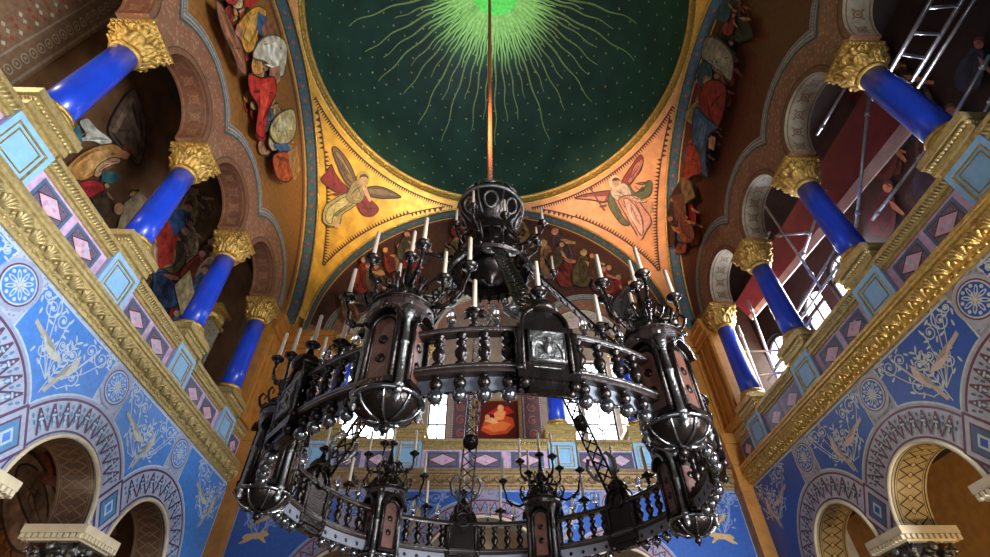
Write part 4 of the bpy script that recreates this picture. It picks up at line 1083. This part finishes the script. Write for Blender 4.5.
def arm_mesh(ang, r, z):
    t = rad(ang); b = S(); d = lambda q, w: (TX+q*cos(t), q*sin(t), w)
    if r == 0: b.tube([(TX,0,4.9),(TX,0,5.1),(TX,0,z-.04)], [.05,.03,.02], 8); cup(b, (TX,0,z))
    else:
        zb = 4.5 if r > .5 else 4.79; rb = .3 if r > .5 else .08
        P = [d(rb,zb), d(rb+(r-rb)*.35,zb+.0), d(rb+(r-rb)*.72,zb+.01), d(r*.97,zb+(z-zb)*.3), d(r*1.01,zb+(z-zb)*.55), d(r*.98,z-.1), d(r,z-.04)]
        if r > .5: P = [d(.28,4.5), d(.38,4.47), d(.5,4.51), d(.585,4.6), d(.6,4.7), d(.635,4.79), d(.64,4.85)]
        b.tube(P, [.02,.02,.018,.018,.016,.016,.02], 7); m = P[2]; b.ball(m, .035, 8, 6)
        q = P[3]; b.tube([q, (q[0],q[1],q[2]-.05), d(r*.86 if r > .5 else r*.8, q[2]-.08), d(r*.8 if r > .5 else r*.7, q[2]-.03)], .011, 5); cup(b, d(r, z))
    return b.mesh('candle_arm', M['bronze'])
AM = [arm_mesh(*a) for a in ARMS]
CAND = []   # (world position, place words, key)
def wpos(x, y, z, ang):
    t = rad(ang); return Vector((OX+x*cos(t)-y*sin(t), OY+x*sin(t)+y*cos(t), z))
TN = ['low right chandelier tower', 'far middle chandelier tower', 'far left chandelier tower', 'leftmost chandelier tower', 'near left chandelier tower with reddish niche', 'near right chandelier tower']
for k in range(6):
    ang = T0+60*k
    t = cp('tower', me_tb, ch, ang)
    for n, me in (('bowl', me_bowl), ('bowl_ribs', me_rib), ('finial', me_fin), ('dome_cap', me_cap), ('leaf_crest', me_lv)): cp(n, me, t)
    for m1, m2, m3 in NM: cp('niche_panel', m1, t); cp('niche_arch', m2, t); cp('colonnette', m3, t)
    for me, a in zip(AM, ARMS):
        cp('candle_arm', me, t); CAND.append((wpos(TX+a[1]*cos(rad(a[0])), a[1]*sin(rad(a[0])), a[2]+.008, ang), TN[k], 'T%d' % k))
# --- strap houses between the towers
b = MB(); f = lambda y, z, d: Vector((d-.1, y, z))
hp = [(-.2,3.74),(-.2,4.22)]+arc((0,4.22), .2, PI, 0, 14)[1:]+[(.2,3.74)]
b.prism(hp, f, 2.45, 2.56)
b.box(2.32,2.49,-.25,.25,3.69,3.76); b.box(2.33,2.48,-.24,.24,4.16,4.22); b.box(2.34,2.46,-.16,.16,3.62,3.69)
b.smooth = True
for d in (2.44, 2.57): b.tube([f(y*1.0, z, d) for y, z in hp], .018, 6)
for sg in (-1, 1):
    for d in (2.45, 2.56):
        b.lathe([(.03,3.76),(.04,3.79),(.022,3.82),(.035,3.95),(.022,4.04),(.04,4.12),(.04,4.16)], 10, (d-.1, sg*.235, 0))
        b.ball((d-.1, sg*.2, 3.66), .045, 10, 6)
b.tube([f(.1*cos(t), 4.25+.1*sin(t), 2.43) for t in [2*PI*k/16 for k in range(16)]], .018, 6, True)
me_h = b.mesh('strap_house', M['bronze'])
b = MB(); b.box(2.665,2.69,-.155,.155,3.9,4.2); b.smooth = True
for sg in (-1, 1):
    for q in range(4): b.tube([(2.695, sg*(.03+q*.012), 4.04+.015*q), (2.70, sg*(.07+.02*q), 4.09-.01*q), (2.69, sg*.125, 4.02-.03*q)], .011, 5)
b.ball((2.69,0,4.03), .04, 8, 6, 1.6); b.ball((2.695,.015,4.12), .024, 8, 6)
b.tube([(2.69,y*.145,4.05+z*.14) for y, z in ((-1,-1),(-1,1),(1,1),(1,-1))], .012, 5, True)
b.v = [(x-.2, y, z-.045) for x, y, z in b.v]
me_pl = b.mesh('relief_plate', M['silver'])
b = S(); b.lathe([(.12,4.38),(.15,4.42),(.14,4.46),(.1,4.51),(.05,4.54),(.03,4.6)], 16, (2.4,0,0)); cup(b, (2.4,0,4.67)); b.tube([(2.4,0,4.58),(2.4,0,4.64)], .02, 6)
me_hd = b.mesh('house_knob', M['bronze'])
# lattice strap from the ring up to the crown
A_, B_ = Vector((2.3,0,4.33)), Vector((.53,0,7.32)); D_ = (B_-A_); LS = D_.length; D_.normalize(); N_ = Vector((0,1,0)).cross(D_)
sp = lambda s, y, h=0: A_+D_*s+Vector((0,y,0))+N_*h
def bar(b, p, q, w, th):
    p, q = Vector(p), Vector(q); d = (q-p).normalized(); a = d.cross(N_).normalized()*w/2; c = N_*th/2
    i = b.vv([p+a+c, p-a+c, p-a-c, p+a-c, q+a+c, q-a+c, q-a-c, q+a-c])
    for x in ((0,1,2,3),(7,6,5,4),(0,4,5,1),(1,5,6,2),(2,6,7,3),(3,7,4,0)): b.face([i+j for j in x])
b = MB(); W_ = .1
for sg in (-1, 1): bar(b, sp(0,sg*W_), sp(LS,sg*W_), .026, .03)
nx = 21
for k in range(nx):
    s0, s1 = LS*k/nx, LS*(k+1)/nx
    bar(b, sp(s0,-W_), sp(s1,W_), .02, .016); bar(b, sp(s0,W_), sp(s1,-W_), .02, .016)
    b.smooth = True; b.ball(sp((s0+s1)/2,0), .022, 6, 4); b.smooth = False
me_s = b.mesh('lattice_strap', M['bronze'])
b = S(); 
for s in (LS*.3,): b.lathe([(.115,-.02),(.125,0),(.115,.02)], 20, sp(s,0), N_); b.lathe([(.05,-.04),(.065,0),(.05,.04)], 14, sp(s,0), N_)
me_b = b.mesh('strap_boss', M['bronze'])
SCR = []
for sg in (-1, 1):
    for s0 in (LS*.05, LS*.84):
        b = S()
        b.tube([sp(s0,sg*.1), sp(s0+.1,sg*.2), sp(s0+.24,sg*.24), sp(s0+.36,sg*.17), sp(s0+.34,sg*.1), sp(s0+.26,sg*.12)], [.02,.03,.035,.028,.02,.012], 6)
        b.ball(sp(s0+.12,sg*.14), .035, 8, 6); SCR.append(b.mesh('strap_scroll', M['silver']))
HN = ['above the ring midway to the far right', 'on the round topped house at the far side', 'on the strap house between leftmost and far left towers', 'on the strap house between leftmost and near left towers', 'on the strap house with the bird relief plate, nearest the camera', 'on the strap house between the two right towers']
for k in range(6):
    ang = T0+30+60*k
    h = cp('strap_house', me_h, ch, ang); cp('relief_plate', me_pl, h, 0, 'square silver relief plate with a bird'); cp('house_knob', me_hd, h)
    s = cp('lattice_strap', me_s, ch, ang); cp('strap_boss', me_b, s); [cp('strap_scroll', m_, s) for m_ in SCR]
    CAND.append((wpos(2.4, 0, 4.678, ang), HN[k], 'H%d' % k))
# --- rail candle holders and glass flame lamps
b = S(); b.lathe([(.05,4.33),(.05,4.35),(.02,4.36),(.02,4.4),(.035,4.42),(.015,4.44)], 10, (RB,0,0)); cup(b, (RB,0,4.5))
for k in range(6):
    t = k*PI/3; b.lathe([(.022,0),(.0001,.06)], 5, (RB+.06*cos(t), .06*sin(t), 4.5), (cos(t), sin(t), -.4))
b.v = [(x, y, z-.105) for x, y, z in b.v]
me_rh = b.mesh('rail_holder', M['bronze'])
b = S(); b.lathe([(.028,4.33),(.03,4.36),(.02,4.38),(.02,4.4)], 10, (RB,0,0)); b.cur = 1
b.lathe([(.02,4.4),(.04,4.43),(.045,4.46),(.034,4.51),(.016,4.55),(.0001,4.59)], 12, (RB,0,0))
b.v = [(x, y, z-.105) for x, y, z in b.v]
me_gl = b.mesh('glass_lamp', [M['chrome'], M['glass']])
for k in range(6):
    for sg in (-1, 1):
        ang = T0+60*k+sg*16; cp('rail_holder', me_rh, ch, ang)
        CAND.append((wpos(RB, 0, 4.403, ang), None, 'R'))
        for h in (11.3, 20.6): cp('glass_lamp', me_gl, ch, T0+60*k+sg*h)
# --- crown, drum and orb
b = ringmesh([(.5,7.22),(.62,7.22),(.66,7.26),(.64,7.32),(.66,7.38),(.6,7.42),(.5,7.42)], 40)
b.smooth = True
for k in range(24): t = 2*PI*k/24; b.ball((.65*cos(t), .65*sin(t), 7.3), .045, 8, 6); b.lathe([(.035,7.22),(.02,7.16),(.0001,7.1)], 8, (.58*cos(t), .58*sin(t), 0))
cr = cp('crown_ring', b.mesh('crown_ring', M['bronze']))
b = S(); b.lathe([(.0001,7.0),(.05,7.02),(.08,7.1),(.2,7.16),(.34,7.25),(.38,7.35),(.34,7.5),(.3,7.6),(.36,7.75),(.44,7.84),(.4,7.9),(.33,7.98),(.36,8.08),(.42,8.16),(.36,8.24)], 32)
cp('drum', b.mesh('drum', M['bronze']))
b = S()
for k in range(12):
    t = rad(30*k); c = (.52*cos(t), .52*sin(t), 0); b.lathe([(.03,7.4),(.04,7.44),(.022,7.5),(.035,7.58),(.02,7.68),(.04,7.76),(.04,7.82)], 8, c)
b.tube([(.52*cos(2*PI*k/40), .52*sin(2*PI*k/40), 7.83) for k in range(40)], .04, 7, True)
cp('crown_gallery', b.mesh('crown_gallery', M['bronze']))
b = S(); zo, ro = 8.84, .585
b.ball((0,0,zo), ro, 36, 20)
cp('orb', b.mesh('orb', M['bronze']))
b = S()
b.tube([(ro*1.005*cos(2*PI*k/40), ro*1.005*sin(2*PI*k/40), zo) for k in range(40)], .035, 6, True)
for k in range(8):
    t0 = 2*PI*k/8; q = lambda dt, e, m=1.01: (ro*m*cos(e)*cos(t0+dt), ro*m*cos(e)*sin(t0+dt), zo+ro*m*sin(e))
    b.tube([q(.22*cos(a), .5+.26*sin(a)) for a in [2*PI*j/14 for j in range(14)]], .022, 5, True)
    b.tube([q(.22*cos(a), -.5+.26*sin(a)) for a in [2*PI*j/14 for j in range(14)]], .022, 5, True)
    b.tube([q(.39, -.9+1.8*j/10) for j in range(11)], .016, 5)
b.lathe([(.2,zo+.56),(.16,zo+.6),(.1,zo+.66),(.12,zo+.7),(.07,zo+.76),(.04,zo+.86),(.05,zo+.9),(.03,zo+.95)], 16)
cp('orb_mount', b.mesh('orb_mount', M['silver']))
def crown_arm(r, z):
    b = S(); P = [(.42,0,7.56),(.5,0,7.5),(r*.72,0,7.4),(r*.95,0,z-.2),(r,0,z-.1),(r,0,z-.04)]
    b.tube(P, [.03,.028,.024,.02,.018,.018], 7); b.ball(P[2], .045, 8, 6)
    b.tube([P[3],(r*.8,0,P[3][2]+.1),(r*.68,0,P[3][2]+.06),(r*.74,0,P[3][2]-.02)], .014, 5); b.tube([P[1],(.62,0,7.68),(.74,0,7.74),(.78,0,7.66),(.7,0,7.62)], .016, 5); cup(b, (r,0,z))
    return b.mesh('candle_arm', M['bronze'])
ca1, ca2 = crown_arm(.8, 7.78), crown_arm(1.12, 7.58)
for k in range(12):
    ang = 15+30*k; cp('candle_arm', ca1 if k % 2 else ca2, cr, ang)
    CAND.append((wpos(.8 if k % 2 else 1.12, 0, (7.78 if k % 2 else 7.58)+.008, ang), 'the chandelier crown under the orb', 'C'))
cable = S(); L_ = 22.1-9.76
for ph in (0, PI):
    n = 620; cable.tube([(.026*cos(ph+2*PI*k/10), .026*sin(ph+2*PI*k/10), 9.72+L_*k/n) for k in range(n+1)], .028, 5)
cp('cable', cable.mesh('cable', M['rope']), ch, 0, 'twisted red gold suspension cable')
# --- candles: every one a thing of its own
b = S(); b.lathe([(.024,0),(.024,.03),(.0215,.2),(.02,.385),(.012,.395),(.004,.395)], 12); b.cur = 1; b.lathe([(.003,.395),(.003,.415)], 5)
me_c = b.mesh('candle', [M['wax'], M['dark']])
groups = {}
for p, words_, key in CAND: groups.setdefault(key, []).append((pix(p)[0], p, words_))
ORD = ['leftmost', 'second from left', 'third from left', 'fourth from left', 'fifth from left', 'sixth from left', 'seventh from left', 'eighth from left', 'ninth from left', 'tenth from left', 'eleventh from left', 'twelfth from left']
for key, L in groups.items():
    L.sort(key=lambda t: t[0])
    for i, (u, p, w_) in enumerate(L):
        if key == 'R': lab = 'ivory candle standing on the chandelier rail between towers, %s of twelve' % ORD[i]
        elif key[0] == 'H': lab = 'single ivory candle '+w_
        else: lab = 'ivory candle, %s, on %s' % (ORD[i], w_)
        obj('candle', me_c, None, None, p, None, lab, 'candle', 'candles of the chandelier')
# ------------------------------------------------------------------ two work lamps on the far gallery parapet
for (u, v, lab) in ((364, 431, 'dazzling white work lamp on the far gallery, left of centre'), (437, 433, 'smaller white work lamp on the far gallery beside the red painting'), (604, 425, 'bright work lamp on the far gallery by the right hand windows')):
    p = hit(1, 6.9, u, v)
    t = thing('work_lamp', lab, 'lamp', (p.x, p.y, 7.4), 'work lamps on the far gallery')
    r = .15 if u != 437 else .1
    b = S(); b.lathe([(.02,0),(r,.0),(r,-.12),(r*.7,-.2),(.02,-.22)], 20, p, (0,-1,-.25)); b.build('housing', M['frame'], t)
    b = S(); b.lathe([(.001,.012),(r*.93,.012),(r*.93,.004)], 20, p, (0,-1,-.25)); b.build('lamp_face', M['lampw'], t)
    b = S(); b.cyl((p.x,p.y+.1,p.z-.04), (p.x,p.y+.1,6.5), .02); b.build('stand', M['frame'], t)
# ------------------------------------------------------------------ light
def area(name, loc, aim, sx, sy, e, col):
    l = bpy.data.lights.new(name, 'AREA'); l.shape = 'RECTANGLE'; l.size = sx; l.size_y = sy; l.energy = e; l.color = col
    o = bpy.data.objects.new(name, l); COL.objects.link(o); o.location = loc
    o.rotation_euler = (Vector(aim)-Vector(loc)).to_track_quat('-Z', 'Y').to_euler(); return o
def spot(name, loc, aim, e, col, ang=50, blend=.8, r=.08):
    l = bpy.data.lights.new(name, 'SPOT'); l.energy = e; l.color = col; l.spot_size = rad(ang); l.spot_blend = blend; l.shadow_soft_size = r
    o = bpy.data.objects.new(name, l); COL.objects.link(o); o.location = loc
    o.rotation_euler = (Vector(aim)-Vector(loc)).to_track_quat('-Z', 'Y').to_euler(); return o
area('rear_daylight', (5.6, -6.0, 2.7), (-6, 0.6, 5.6), 3.6, 3.4, 2600, (.82, .89, 1))
area('rear_daylight_low', (-.5, -6.3, 1.6), (1.5, 3.0, 5.5), 3, 1.6, 90, (.88, .92, 1))
area('right_gallery_daylight', (9.45, 4.8, 10.6), (-6, 0.5, 7), 4, 3, 1700, (.86, .92, 1))
spot('pendentive_lamp_left', (2.0, -3.5, 9.6), (-4.0, 4.0, 14.6), 5600, (1, .76, .42), 34, .9, .6)
spot('pendentive_lamp_right', (-2.0, -3.5, 9.6), (4.0, 4.0, 14.6), 5600, (1, .68, .46), 34, .9, .6)
spot('apex_fill', (-.2, .4, 15.6), (-.2, .3, 22), 1100, (.45, 1, .45), 50)  # added green spot in mid-air, brightens the sunburst
def point(name, loc, e, col, r=.15):
    l = bpy.data.lights.new(name, 'POINT'); l.energy = e; l.color = col; l.shadow_soft_size = r
    o = bpy.data.objects.new(name, l); COL.objects.link(o); o.location = loc
point('aisle_fill_right', (7.6, .2, 2.2), 160, (1, .7, .35))  # added warm fill, brightens the ochre aisle wall
point('left_gallery_fill', (-7.6, -4.2, 9.4), 190, (1, .85, .65))  # added fill, lifts the murals of the left gallery
point('aisle_fill_left', (-7.6, .2, 2.2), 60, (1, .75, .5))  # added weak fill for the red aisle mural
w = bpy.data.worlds.new('World'); SC.world = w; w.use_nodes = True
w.node_tree.nodes['Background'].inputs['Color'].default_value = (.75, .83, 1, 1); w.node_tree.nodes['Background'].inputs['Strength'].default_value = .07
cam = bpy.data.cameras.new('Camera'); co = bpy.data.objects.new('Camera', cam); COL.objects.link(co)
cam.sensor_width = 36; cam.lens = FPX/990*36; cam.clip_end = 200
co.matrix_world = Matrix.Translation(CAMP) @ CR.to_4x4(); SC.camera = co
SC.view_settings.view_transform = 'Standard'; SC.view_settings.look = 'None'; SC.view_settings.gamma = 1; SC.view_settings.use_curve_mapping = False
SC.view_settings.exposure = 0.0
